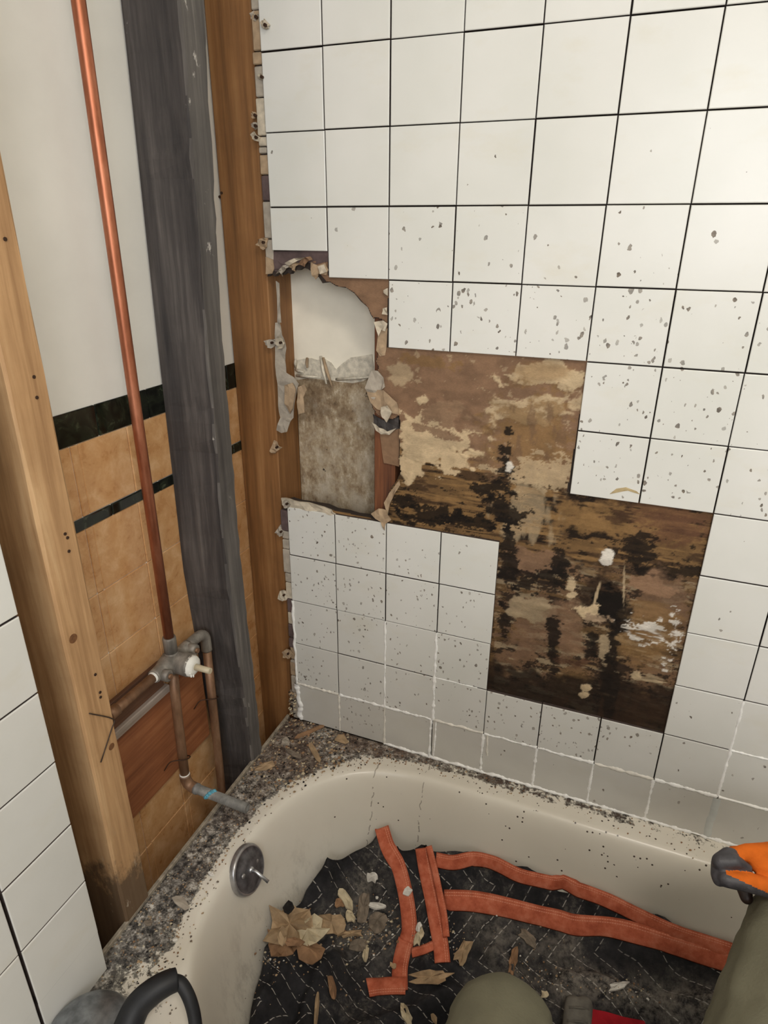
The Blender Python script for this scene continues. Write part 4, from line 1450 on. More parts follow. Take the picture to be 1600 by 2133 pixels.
def blanket_material():
    g = NT('black_quilted_pad')
    pos_n = g.n('ShaderNodeNewGeometry').outputs['Position']
    sx = g.n('ShaderNodeSeparateXYZ'); g.l(pos_n, sx.inputs[0])
    X, Y = sx.outputs[0], sx.outputs[1]
    U = g.math('ADD', g.math('MULTIPLY', X, 0.93), g.math('MULTIPLY', Y, 0.36))
    Vv = g.math('SUBTRACT', g.math('MULTIPLY', Y, 0.93), g.math('MULTIPLY', X, 0.36))
    z = g.math('MULTIPLY', g.math('ABSOLUTE', g.math('SUBTRACT', g.math('FRACT', g.math('MULTIPLY', g.math('ADD', Vv, 4.0), 5.0)), 0.5)), 0.26)
    ph = g.math('FRACT', g.math('MULTIPLY', g.math('ADD', g.math('ADD', U, z), 3.0), 1 / 0.044))
    d = g.math('ABSOLUTE', g.math('SUBTRACT', ph, 0.5))           # 0.5 on the stitch line
    dash = g.math('GREATER_THAN', g.math('FRACT', g.math('MULTIPLY', g.math('ADD', Vv, 4.0), 130.0)), 0.30)
    line = g.math('MULTIPLY', g.math('GREATER_THAN', d, 0.475), dash)
    pos = g.coords('pos')
    n = g.noise(pos, 14, 7, 0.65)
    base = g.ramp(n, [(0.35, lin(32, 32, 34)), (0.6, lin(54, 53, 55)), (0.75, lin(84, 82, 79))])
    dust = g.noise(pos, 7, 8, 0.75)
    fine = g.noise(pos, 130, 4, 0.7)
    dm = g.math('MULTIPLY', g.step(dust, 0.50, 0.70), g.step(fine, 0.42, 0.60))
    base = g.mix(g.math('MULTIPLY', dm, 0.55), base, lin(150, 142, 130))
    da = g.attr('dust').outputs['Fac']
    base = g.mix(g.math('MULTIPLY', g.math('MULTIPLY', da, g.step(g.noise(pos, 60, 7, 0.75), 0.40, 0.60)), 0.8), base, lin(160, 152, 142))
    col = g.mix(g.math('MULTIPLY', g.math('MULTIPLY', line, 0.85), g.step(g.noise(pos, 5, 4), 0.25, 0.55)), base, lin(186, 180, 172))
    g.bump(g.noise(pos, 420, 3, 0.6), 0.25, 0.002)
    return g.done(col, 0.95, spec=0.15)


M['blanket'] = blanket_material()
broot = empty('moving_blanket', (0.55, -0.33, 0.09), 'black quilted moving blanket with orange binding crumpled in the bathtub', 'blanket')
keep(put('cloth', me, M['blanket']), broot)


def binding_material(name='orange_binding', c=((166, 82, 58), (194, 104, 76), (212, 128, 100))):
    g = NT(name)
    uv = g.n('ShaderNodeTexCoord').outputs['UV']
    s = g.n('ShaderNodeSeparateXYZ'); g.l(uv, s.inputs[0])
    pos = g.coords('pos')
    n = g.noise(pos, 40, 6, 0.65)
    col = g.ramp(n, [(0.32, lin(*c[0])), (0.5, lin(*c[1])), (0.7, lin(*c[2]))])
    v = s.outputs[1]
    dash = g.math('GREATER_THAN', g.math('FRACT', g.math('MULTIPLY', s.outputs[0], 220.0)), 0.25)
    for c0 in (0.72, 0.86):
        l = g.math('MULTIPLY', g.math('LESS_THAN', g.math('ABSOLUTE', g.math('SUBTRACT', v, c0)), 0.025), dash)
        col = g.mix(g.math('MULTIPLY', l, 0.6), col, lin(226, 160, 132))
    d = g.noise(pos, 18, 8, 0.75)
    col = g.mix(g.math('MULTIPLY', g.step(d, 0.62, 0.72), 0.5), col, lin(150, 128, 108))
    weave = g.noise(pos, 600, 2, 0.5)
    g.bump(g.math('ADD', weave, n), 0.25, 0.002)
    return g.done(col, 0.85, spec=0.2)


M['binding'] = binding_material()


def ribbon(px_pts, width, parent, lift=0.006, n=7, name='binding', mat=None, wide_px=None, thick=0.0035):
    """woven strip laid along the picture path on the blanket"""
    path = smooth_path([(a, b, 0) for a, b in px_pts], n)
    P = [on_cloth(p[0], p[1], lift) for p in path]
    # smooth the heights a little so that the strip bridges the small folds
    for _ in range(2):
        Q = P[:]
        for i in range(1, len(P) - 1):
            Q[i] = (P[i - 1] + P[i] * 2 + P[i + 1]) / 4
        P = Q
    L = 0
    verts, faces, uvs = [], [], []
    K = 5
    for i, p in enumerate(P):
        t = (P[min(i + 1, len(P) - 1)] - P[max(i - 1, 0)]).normalized()
        e = 0.006
        zx = (float(cloth_z(p.x + e, p.y, False)) - float(cloth_z(p.x - e, p.y, False))) / (2 * e)
        zy = (float(cloth_z(p.x, p.y + e, False)) - float(cloth_z(p.x, p.y - e, False))) / (2 * e)
        nrm = Vector((-zx, -zy, 1)).normalized()
        nrm = (nrm - t * nrm.dot(t)).normalized()
        s = nrm.cross(t)
        if i: L += (P[i] - P[i - 1]).length
        w_ = width if not hasattr(width, '__len__') else float(np.interp(i / (len(P) - 1), np.linspace(0, 1, len(width)), width))
        for k in range(K):
            f = k / (K - 1)
            bulge = 0.0015 * (1 - (2 * f - 1) ** 2)
            q_ = p + s * (f - 0.5) * w_
            zc = float(cloth_z(q_.x, q_.y)) + 0.0035
            q2 = q_ + nrm * bulge
            if q2.z < zc: q2.z = zc
            verts.append(q2); uvs.append((L, f))
    m = len(P)
    for k in range(m * K):
        i = k // K
        verts.append(verts[k] - Vector((0, 0, thick)))
        uvs.append(uvs[k])
    off = m * K
    for i in range(m - 1):
        for k in range(K - 1):
            a = i * K + k
            faces.append((a, a + 1, a + K + 1, a + K))
            faces.append((off + a, off + a + K, off + a + K + 1, off + a + 1))
        faces.append((i * K, i * K + K, off + i * K + K, off + i * K))
        b = i * K + K - 1
        faces.append((b, off + b, off + b + K, b + K))
    for i in (0, m - 1):
        for k in range(K - 1):
            a = i * K + k
            faces.append((a, off + a, off + a + 1, a + 1) if i == 0 else (a, a + 1, off + a + 1, off + a))
    me = mesh_of(name, verts, faces, True)
    ul = me.uv_layers.new(name='UVMap')
    for lp in me.loops:
        ul.data[lp.index].uv = uvs[lp.vertex_index]
    o = put(name, me, mat or M['binding'])
    keep(o, parent)
    return o


ribbon([(795, 1724), (808, 1765), (828, 1800), (842, 1850), (850, 1895), (853, 1935), (848, 1962)], 0.031, broot)
ribbon([(846, 1960), (838, 1990), (833, 2020), (833, 2062)], 0.031, broot, 0.008)
ribbon([(846, 2052), (820, 2052), (790, 2054), (766, 2058)], 0.029, broot, 0.011)
ribbon([(880, 1766), (888, 1815), (900, 1870), (910, 1925), (918, 1965), (922, 2004)], 0.030, broot, 0.012)
ribbon([(893, 1762), (903, 1800), (914, 1850), (925, 1905), (930, 1950)], 0.013, broot, 0.022)
ribbon([(858, 1984), (885, 1976), (908, 1966), (926, 1962)], 0.016, broot, 0.012)
ribbon([(908, 1790), (945, 1796), (985, 1788), (1030, 1797), (1080, 1822), (1130, 1834), (1190, 1848), (1260, 1872), (1330, 1906), (1400, 1938), (1480, 1966), (1552, 1990)], 0.027, broot, 0.008)
ribbon([(926, 1874), (985, 1876), (1050, 1888), (1110, 1903), (1165, 1916), (1200, 1926), (1270, 1930), (1350, 1950), (1440, 1978), (1545, 2008)], 0.036, broot, 0.009)


# ------------------------------------------------------------------ scraps on the blanket
def scrap_mesh(name, pts, nrm, crumple, thick, rs):
    """crumpled torn piece from an outline of world points"""
    P = [Vector(p) for p in pts]
    c = sum(P, Vector()) / len(P)
    n = Vector(nrm).normalized()
    m = len(P)
    verts = [c + n * rs.uniform(0.2, 1.0) * crumple]
    mid = []
    for p in P:
        mid.append(c + (p - c) * rs.uniform(0.45, 0.65) + n * rs.uniform(0, 1.0) * crumple)
    rimv = [p + n * rs.uniform(-0.05, 0.5) * crumple for p in P]
    verts += mid + rimv
    faces = []
    for k in range(m):
        k2 = (k + 1) % m
        faces.append((0, 1 + k, 1 + k2))
        faces.append((1 + k, 1 + m + k, 1 + m + k2, 1 + k2))
    o = len(verts)
    verts += [v - n * thick for v in verts]
    faces += [tuple(i + o for i in f[::-1]) for f in faces]
    for k in range(m):
        k2 = (k + 1) % m
        faces.append((1 + m + k, 1 + m + k + o, 1 + m + k2 + o, 1 + m + k2))
    bm = bmesh.new(); me = mesh_of(name, verts, faces); bm.from_mesh(me)
    return bm_mesh(name, bm)


M['sc_tan'] = plain('tan_board_paper_scrap', (172, 146, 114), 0.9, var=0.22, scale=60, bump=0.3)
M['sc_brown'] = plain('brown_board_paper_scrap', (148, 114, 84), 0.9, var=0.22, scale=60, bump=0.3)
M['sc_cream'] = plain('cream_gypsum_scrap', (204, 190, 160), 0.9, var=0.18, scale=60, bump=0.4)
M['sc_white'] = plain('white_plaster_chip', (226, 222, 214), 0.9, var=0.1, scale=60, bump=0.4)
M['sc_grey'] = plain('grey_dusty_scrap', (128, 116, 102), 0.95, var=0.3, scale=80, bump=0.4)
M['sc_black'] = plain('black_mould_blot', (34, 29, 26), 0.95, var=0.4, scale=60)


def scrap(px, py, rx, ry, rot, mat, label, group=None, lift=0.004, crumple=0.008, seed=0, m=9, tilt=(0, 0, 1), thick=0.002, cat='scrap', spiky=0.42):
    rs = random.Random(seed * 7 + 1)
    c_, s_ = math.cos(rot), math.sin(rot)
    pts = []
    m += 4
    for k in range(m):
        a = 2 * PI * (k + rs.uniform(-.3, .3)) / m
        rad = rs.uniform(1 - spiky * .75, 1 + spiky * .6)
        # squarish torn outline rather than an oval
        ce, se = math.cos(a), math.sin(a)
        rad *= 0.92 / max(abs(ce), abs(se)) ** 0.8
        u, v = rx * ce * rad, ry * se * rad
        pts.append(on_cloth(px + u * c_ - v * s_, py + u * s_ + v * c_, lift))
    o = put('board_scrap' if cat == 'scrap' else cat.replace(' ', '_'), scrap_mesh('board_scrap', pts, tilt, crumple, thick, rs), mat, None, label, cat, group)
    return o


s_big = scrap(600, 1932, 46, 46, 0.2, M['sc_tan'], 'crumpled tan board paper with a black mould blot against the tub wall', None, 0.020, 0.030, 1, 11, (0.3, -0.2, 0.9))
for i, (a, b, c_, d) in enumerate(((601, 1892, 13, 15), (588, 1950, 12, 20), (612, 1962, 20, 14))):
    rs = random.Random(300 + i)
    pts = []
    for k in range(8):
        an = 2 * PI * k / 8
        pts.append(on_cloth(a + c_ * math.cos(an) * rs.uniform(.7, 1.2), b + d * math.sin(an) * rs.uniform(.7, 1.2), 0.052))
    oo = put(['mould_blot', 'paper_fold', 'paper_fold'][i], scrap_mesh('paper_fold', pts, (0, -.2, 1), 0.010, 0.0022, rs), [M['sc_black'], M['sc_tan'], M['sc_brown']][i], s_big)
scrap(590, 1972, 40, 26, 0.4, M['sc_brown'], 'brown folded board scrap under the crumpled tan paper', None, 0.010, 0.02, 2, 10)
scrap(645, 1945, 38, 32, -0.5, M['sc_cream'], 'cream faced board scrap leaning on the crumpled tan paper', None, 0.020, 0.022, 3, 9, (0, -0.3, 1))
scrap(645, 1982, 36, 26, 0.9, M['sc_brown'], 'brown triangular board scrap below the cream faced one', None, 0.012, 0.014, 4, 8)
scrap(690, 1926, 27, 22, 0.1, M['sc_tan'], 'curled tan scrap beside the cream faced board piece', None, 0.012, 0.02, 5, 9)
scrap(757, 1892, 13, 34, 0.12, M['sc_grey'], 'upright grey dusty lath piece in the middle of the debris', None, 0.016, 0.008, 6, 10, spiky=.12)
scrap(732, 1946, 27, 7, -0.12, M['sc_tan'], 'long thin tan sliver lying on the debris heap', None, 0.014, 0.006, 7, 10)
scrap(722, 1875, 10, 27, -0.55, M['sc_cream'], 'cream gypsum stick leaning above the grey lath piece', None, 0.016, 0.010, 8, 8, thick=.005)
scrap(786, 1886, 17, 6, -0.08, M['sc_white'], 'white plaster stick beside the grey lath piece', None, 0.018, 0.006, 9, 7, thick=.005)
scrap(729, 1908, 9, 14, -0.3, M['sc_cream'], 'small cream gypsum lump under the cream stick', None, 0.014, 0.008, 10, 8, thick=.004)
scrap(708, 1880, 11, 11, 0, M['sc_brown'], 'small rounded brown scrap beside the cream stick', None, 0.012, 0.006, 11, 8)
scrap(746, 1968, 18, 14, 0.1, M['sc_grey'], 'flat grey scrap at the foot of the debris heap', None, 0.010, 0.006, 12, 9)
scrap(762, 1985, 6, 18, 0.1, M['sc_cream'], 'narrow cream splinter below the debris heap', None, 0.008, 0.006, 13, 8)
scrap(788, 1922, 22, 24, 0.3, M['sc_grey'], 'heap of grey plaster crumbs beside the orange binding', None, 0.006, 0.016, 14, 12, cat='rubble')
scrap(692, 2056, 8, 27, -0.18, M['sc_brown'], 'long brown paper strip lying alone on the blanket', None, 0.008, 0.005, 15, 10, spiky=.15)
scrap(900, 2036, 44, 16, -0.13, M['sc_tan'], 'broad tan board scrap below the short orange strap', None, 0.009, 0.008, 16, 11)
scrap(965, 1983, 15, 27, 0.45, M['sc_tan'], 'leaf shaped tan scrap right of the doubled orange strap', None, 0.010, 0.010, 17, 10)
scrap(874, 1950, 8, 21, 0.3, M['sc_cream'], 'cream sliver stuck between the two orange straps', None, 0.014, 0.008, 18, 8)
scrap(872, 1930, 6, 10, 0.4, M['sc_white'], 'white sliver above the cream one between the orange straps', None, 0.016, 0.005, 19, 7)
scrap(847, 2113, 11, 26, -0.45, M['sc_cream'], 'cream splinter of lath on the blanket near the knee', None, 0.008, 0.006, 20, 8, thick=.005)
scrap(905, 2122, 6, 14, -0.2, M['sc_tan'], 'small pale triangular chip beside the olive knee', None, 0.006, 0.003, 21, 6)
scrap(1100, 1953, 26, 10, 0.75, M['sc_grey'], 'grey brown bark like scrap under the orange binding', None, 0.008, 0.008, 22, 10)
scrap(1068, 2005, 9, 30, 0.2, M['sc_brown'], 'streak shaped brown scrap below the bark like one', None, 0.006, 0.006, 23, 10)
scrap(1135, 2072, 9, 8, 0.2, M['sc_cream'], 'small cream chip beside the grey rubber grip', None, 0.006, 0.003, 24, 7)
scrap(1290, 2052, 22, 8, -0.25, M['sc_white'], 'white plaster chip lying in the dusty blanket fold', None, 0.008, 0.006, 25, 8, thick=.004)
scrap(776, 1829, 11, 10, 0.3, M['sc_white'], 'crumpled white paper ball on the raised blanket corner', None, 0.012, 0.014, 26, 9, thick=.003)
scrap(850, 1856, 8, 9, 0.3, M['sc_white'], 'white chip stuck on the orange binding', None, 0.013, 0.003, 27, 7)
scrap(660, 2100, 5, 36, 0.08, M['sc_tan'], 'long upright tan sliver in the front blanket fold', None, 0.008, 0.004, 28, 8, spiky=.1)
scrap(820, 2012, 8, 7, 0.1, M['sc_tan'], 'small square tan chip on the corner of the orange binding', None, 0.016, 0.003, 29, 6)
scrap(1355, 1917, 7, 5, 0.1, M['sc_white'], 'small white chip between the two long orange bindings', None, 0.006, 0.003, 30, 6)

# crumbs nobody could count: one mesh for the blanket, one for the tub rim
def crumbs(name, spots, mats, label, seed, host):
    rs = random.Random(seed)
    verts, faces, mi = [], [], []
    for (p, s, k) in spots:
        b = len(verts)
        n = rs.randint(4, 6)
        ang = rs.uniform(0, 2 * PI); el = rs.uniform(0.5, 1.0)
        h = s * rs.uniform(0.15, 0.5)
        tilt = Vector((rs.uniform(-.5, .5), rs.uniform(-.5, .5), 1)).normalized()
        u = tilt.orthogonal().normalized(); v = tilt.cross(u)
        for lev in (0, 1):
            for q_ in range(n):
                a = ang + 2 * PI * q_ / n
                rr_ = s * rs.uniform(0.6, 1.1) * (1 if lev == 0 else 0.75)
                verts.append(Vector(p) + u * math.cos(a) * rr_ + v * math.sin(a) * rr_ * el + tilt * (h if lev else -0.001))
        faces.append(tuple(b + n + q_ for q_ in range(n))); mi.append(k)
        for q_ in range(n):
            q2 = (q_ + 1) % n
            faces.append((b + q_, b + q2, b + n + q2, b + n + q_)); mi.append(k)
    me = mesh_of(name, verts, faces)
    for m in mats:
        me.materials.append(m)
    me.polygons.foreach_set('material_index', mi)
    return put(name, me, None, None, label, 'debris', None, 'stuff')


cm = [M['sc_tan'], M['sc_cream'], M['sc_white'], M['sc_grey'], M['sc_brown'], M['sc_black']]
rs = random.Random(77)
sp_ = []
for (cx, cy, sx, sy, n, smax) in ((770, 1935, 60, 42, 230, .0055), (640, 1950, 50, 45, 70, .005), (930, 1960, 40, 40, 70, .004), (1130, 2030, 60, 45, 90, .0035), (1310, 2060, 70, 30, 90, .004), (800, 1850, 90, 60, 40, .003), (700, 2050, 120, 60, 50, .003), (570, 2000, 25, 40, 60, .005), (1050, 1930, 200, 60, 40, .003)):
    for _ in range(n):
        a, b = rs.gauss(cx, sx * .6), rs.gauss(cy, sy * .6)
        p = on_cloth(a, b, 0.0035)
        sp_.append((p, rs.uniform(.0008, smax) * rs.uniform(.4, 1), rs.choice([0, 0, 1, 2, 3, 3, 4])))
crumbs('blanket_crumbs', sp_, cm, 'fine plaster and paper crumbs scattered over the black blanket', 5, None)
sp_ = []
n = 0
while n < 2600:
    x = rs.uniform(TX0, 1.3); y = rs.uniform(-0.74, -0.001)
    i0 = float(lip_inset(x, y))
    if i0 > 0.004: continue
    wgt = 0.0
    if x < 0.16: wgt = 0.75
    if x < 0.2 and y > -0.22: wgt = 1.0
    if y > -0.07: wgt = max(wgt, 0.75 * math.exp(-(max(x, 0.15) - .15) / 0.35))
    if y < -0.6: wgt *= 0.3
    if i0 > -0.014: wgt *= 0.25
    if rs.random() > wgt: continue
    big = (x < 0.16 and y > -0.2)
    s = rs.uniform(.0007, .0032 if not big else .0055) * rs.uniform(.5, 1)
    warm = y > -0.07 and x > 0.2
    sp_.append(((x, y, RIM + 0.0012), s, rs.choice([0, 3, 3, 3, 5, 1, 0, 3, 4] if not warm else [4, 4, 0, 3, 5])))
    n += 1
crumbs('rim_crumbs', sp_, cm, 'plaster grit and mouldy crumbs littering the left tub rim', 6, None)
# clump wedged at the foot of the corner post
sp_ = []
for _ in range(90):
    z = rs.uniform(RIM + .004, 0.475)
    sp_.append(((rs.uniform(-0.020, 0.0), rs.uniform(-0.002, 0.014), z), rs.uniform(.002, .006), rs.choice([3, 3, 5, 0, 1])))
crumbs('corner_crumbs', sp_, cm, 'mouldy grey clump wedged between corner post and bottom tile', 7, None)


def rim_scrap(px, py, rx, ry, rot, mat, label, seed, m=8, crumple=.004, thick=.002):
    rs = random.Random(seed)
    pts = []
    for k in range(m):
        a = 2 * PI * k / m
        rad = rs.uniform(.75, 1.25)
        u, v = rx * math.cos(a) * rad, ry * math.sin(a) * rad
        pts.append(onz(px + u * math.cos(rot) - v * math.sin(rot), py + u * math.sin(rot) + v * math.cos(rot), RIM + 0.0035))
    return put('board_scrap', scrap_mesh('board_scrap', pts, (0, 0, 1), crumple, thick, rs), mat, None, label, 'scrap')


rim_scrap(552, 1596, 24, 7, -0.35, M['sc_tan'], 'tan curled sliver on the tub rim near the corner post', 1)
rim_scrap(376, 1880, 18, 11, 0.5, M['paper_grey'], 'flat grey tan flake on the tub rim below the pale stud', 2, crumple=.002)
rim_scrap(309, 1922, 9, 7, 0.2, M['sc_grey'], 'small grey flake on the tub rim below the pale stud', 3, crumple=.002)
rim_scrap(364, 1958, 7, 4, 0.1, M['sc_white'], 'small white chip on the tub rim', 4, crumple=.002)
rim_scrap(648, 1522, 34, 4, -0.42, M['sc_brown'], 'thin brown wood splinter lying along the bottom tile', 5, crumple=.003)
rim_scrap(655, 1568, 6, 24, -0.5, M['sc_tan'], 'curved tan fibre in the corner of the tub rim', 6, crumple=.004)
rim_scrap(612, 1570, 20, 6, 0.5, M['sc_grey'], 'grey plaster splinter in the corner of the tub rim', 7, crumple=.005)
rim_scrap(595, 1545, 10, 8, 0.1, M['paper_grey'], 'grey plaster lump in the corner of the tub rim', 8, crumple=.006)
rim_scrap(712, 1540, 16, 9, 0.4, M['sc_tan'], 'tan board flake at the foot of the second bottom tile', 9, crumple=.004)
rim_scrap(440, 1820, 7, 4, 0.4, M['sc_white'], 'white flake on the rim above the overflow plate', 10, crumple=.002)

# ------------------------------------------------------------------ joined organic shapes: tapered capsules fused by a voxel remesh
def capsule_bm(bm, p0, r0, p1, r1, seg=14):
    p0, p1 = Vector(p0), Vector(p1)
    d = p1 - p0
    L = max(d.length, 1e-5)
    t = d / L
    n = t.orthogonal().normalized(); b = t.cross(n)
    prof = []
    for k in range(5):
        a = -PI / 2 + PI / 2 * k / 4
        prof.append((r0 * math.sin(a), r0 * math.cos(a)))
    for k in range(5):
        a = PI / 2 * k / 4
        prof.append((L + r1 * math.sin(a), r1 * math.cos(a)))
    ringv = []
    for h, r_ in prof:
        ringv.append([bm.verts.new(p0 + t * h + (n * math.cos(2 * PI * k / seg) + b * math.sin(2 * PI * k / seg)) * max(r_, 1e-4)) for k in range(seg)])
    for i in range(len(ringv) - 1):
        for k in range(seg):
            k2 = (k + 1) % seg
            bm.faces.new((ringv[i][k], ringv[i][k2], ringv[i + 1][k2], ringv[i + 1][k]))
    bm.faces.new(ringv[0][::-1]); bm.faces.new(ringv[-1])


def fuse(name, chains, voxel, smooth=4):
    """chains: lists of (point, radius); returns one continuous mesh"""
    bm = bmesh.new()
    for ch in chains:
        for (a, ra), (b, rb) in zip(ch[:-1], ch[1:]):
            capsule_bm(bm, a, ra, b, rb)
    me = bpy.data.meshes.new(name)
    bm.to_mesh(me); bm.free()
    o = bpy.data.objects.new(name + '_tmp', me)
    COL.objects.link(o)
    md = o.modifiers.new('r', 'REMESH')
    md.mode = 'VOXEL'; md.voxel_size = voxel
    dg = bpy.context.evaluated_depsgraph_get()
    out = bpy.data.meshes.new_from_object(o.evaluated_get(dg))
    bpy.data.objects.remove(o)
    bm = bmesh.new(); bm.from_mesh(out)
    for _ in range(smooth):
        bmesh.ops.smooth_vert(bm, verts=bm.verts, factor=0.5, use_axis_x=True, use_axis_y=True, use_axis_z=True)
    bm.to_mesh(out); bm.free()
    out.name = name
    out.polygons.foreach_set('use_smooth', [True] * len(out.polygons))
    return out


def fabric(name, rgb, bump=0.4, scale=300, var=0.12, crease=18):
    g = NT(name)
    pos = g.coords('pos')
    n = g.noise(pos, crease, 5, 0.6)
    c = np.array(lin(*rgb))
    col = g.ramp(n, [(0.3, tuple(c[:3] * (1 - var)) + (1,)), (0.7, tuple(c[:3] * (1 + var)) + (1,))])
    h = g.math('ADD', g.math('MULTIPLY', n, 1.2), g.math('MULTIPLY', g.noise(pos, scale, 3), 0.25))
    g.bump(h, bump, 0.006)
    return g.done(col, 0.9, spec=0.15)


M['olive'] = fabric('olive_trousers', (116, 113, 95))
M['shirt'] = fabric('dark_grey_shirt', (62, 62, 64))
M['skin'] = plain('skin', (206, 160, 132), 0.55, var=0.06, scale=30)
M['hair'] = plain('dark_brown_hair', (52, 40, 32), 0.7, var=0.3, scale=200, bump=0.5)
M['glove_orange'] = fabric('orange_knit_glove', (214, 106, 34), 0.35, 700, 0.16, 30)
M['glove_grey'] = plain('grey_nitrile_coating', (66, 64, 68), 0.5, var=0.25, scale=120, bump=0.35)
M['glove_dark'] = plain('stained_glove_tips', (52, 38, 32), 0.45, var=0.3, scale=90, bump=0.3)
M['boot'] = plain('dark_work_boot', (46, 40, 34), 0.7, var=0.2, scale=60, bump=0.3)

LK = Vector(at(1045, 2166, 0.85)); RK = Vector(at(1698, 1988, 0.83))
LH = Vector((0.64, -0.87, 0.505)); RH = Vector((0.82, -0.87, 0.505))
LA = Vector((0.545, -0.455, 0.235)); RA = Vector((1.02, -0.40, 0.235))
WR = Vector(at(1735, 1822, 0.865)); EL = Vector((1.13, -0.69, 0.83)); SR = Vector((0.90, -0.96, 0.99)); SL = Vector((0.52, -1.02, 0.99))
NECK = Vector((0.71, -1.03, 1.06)); HEAD = Vector((0.71, -1.09, 1.175))
ELL = Vector((0.42, -1.16, 0.78)); WL = Vector((0.48, -1.00, 0.62))
PEL = Vector((0.73, -0.90, 0.53)); CH = Vector((0.71, -1.00, 0.88))

chains = [
    [(LH, .085), (LK, .060), (LA, .042), (LA + Vector((-.005, .0, -.06)), .04)], [(LA + Vector((0, -.02, -.07)), .034), (LA + Vector((-.01, .10, -.085)), .028)],
    [(RH, .085), (RK, .062), (RA, .042), (RA + Vector((.005, .0, -.06)), .04)], [(RA + Vector((0, -.02, -.07)), .034), (RA + Vector((.01, .10, -.085)), .028)],
    [(LH, .10), (RH, .10)], [(PEL, .135), (CH, .140), (NECK + Vector((0, .01, -.07)), .09)], [(SL, .062), (SR, .062)],
    [(NECK + Vector((0, .01, -.05)), .055), (NECK + Vector((0, 0, .04)), .052), (HEAD, .06)],
    [(HEAD + Vector((0, -.012, .03)), .082), (HEAD + Vector((0, .012, .0)), .075), (HEAD + Vector((0, .035, -.06)), .05)],
    [(HEAD + Vector((0, .088, .0)), .012), (HEAD + Vector((0, .103, -.022)), .013)],
    [(HEAD + Vector((-.082, -.01, .0)), .014), (HEAD + Vector((-.084, -.012, -.03)), .010)], [(HEAD + Vector((.082, -.01, .0)), .014), (HEAD + Vector((.084, -.012, -.03)), .010)],
    [(HEAD + Vector((-.018, .076, -.058)), .009), (HEAD + Vector((.018, .076, -.058)), .009)],
    [(SR, .055), (EL, .042), (WR, .030), (Vector(at(1660, 1808, .86)), .027)], [(SL, .055), (ELL, .042), (WL, .030), (WL + Vector((.03, .06, -.03)), .028)],
]
person = put('person', fuse('person', chains, 0.010), M['skin'], None,
             'person in olive trousers sitting on the tub edge, orange glove on one knee', 'person')
# eyes
M['eye'] = plain('eye', (40, 34, 30), 0.2)
for s in (-1, 1):
    put('eye', tube_mesh('eye', [HEAD + Vector((.031 * s, .060, .004)), HEAD + Vector((.031 * s, .0825, .004))], [.011, .009], 10), M['eye'], person)
hairm = fuse('hair', [[(HEAD + Vector((0, -.025, .055)), .080), (HEAD + Vector((0, -.045, .0)), .076), (HEAD + Vector((0, -.045, -.045)), .055)], [(HEAD + Vector((-.03, .035, .078)), .035), (HEAD + Vector((.03, .035, .078)), .035)]], 0.008, 2)
put('hair', hairm, M['hair'], person)
tro = fuse('trousers', [
    [(LH, .108), (LH.lerp(LK, .55), .090), (LK, .0745), (LK.lerp(LA, .3), .066), (LA, .060)],
    [(RH, .108), (RH.lerp(RK, .5), .112), (RK, .086), (RK.lerp(RA, .3), .070), (RA, .060)],
    [(LH, .112), (RH, .112)], [(PEL + Vector((0, 0, -.02)), .135), (PEL + Vector((0, -.01, .06)), .14)]], 0.008, 3)
# soft wrinkles
for v in tro.vertices:
    p = v.co
    k = mnoise.fractal((p.x * 22, p.y * 22, p.z * 22), 0.9, 2.0, 3)
    v.co = p + v.normal * k * 0.0035
put('trousers', tro, M['olive'], person, 'olive work trousers')
shirt = fuse('shirt', [[(PEL + Vector((0, -.01, .05)), .148), (CH, .152), (NECK + Vector((0, .01, -.06)), .10)], [(SL, .075), (SR, .075)],
                       [(SR, .068), (EL, .056), (EL.lerp(WR, .97), .044)], [(SL, .068), (ELL, .056), (ELL.lerp(WL, .85), .044)]], 0.010, 3)
put('shirt', shirt, M['shirt'], person)
for A_, sx in ((LA, -1), (RA, 1)):
    bt = fuse('boot', [[(A_ + Vector((0, -.005, .01)), .052), (A_ + Vector((.004 * sx, -.005, -.06)), .05)], [(A_ + Vector((0, -.03, -.070)), .044), (A_ + Vector((.008 * sx, .05, -.078)), .040), (A_ + Vector((.012 * sx, .115, -.084)), .036)]], 0.008, 2)
    put('boot', bt, M['boot'], person)


def hp(px, py, d):
    return Vector(at(px, py, d))


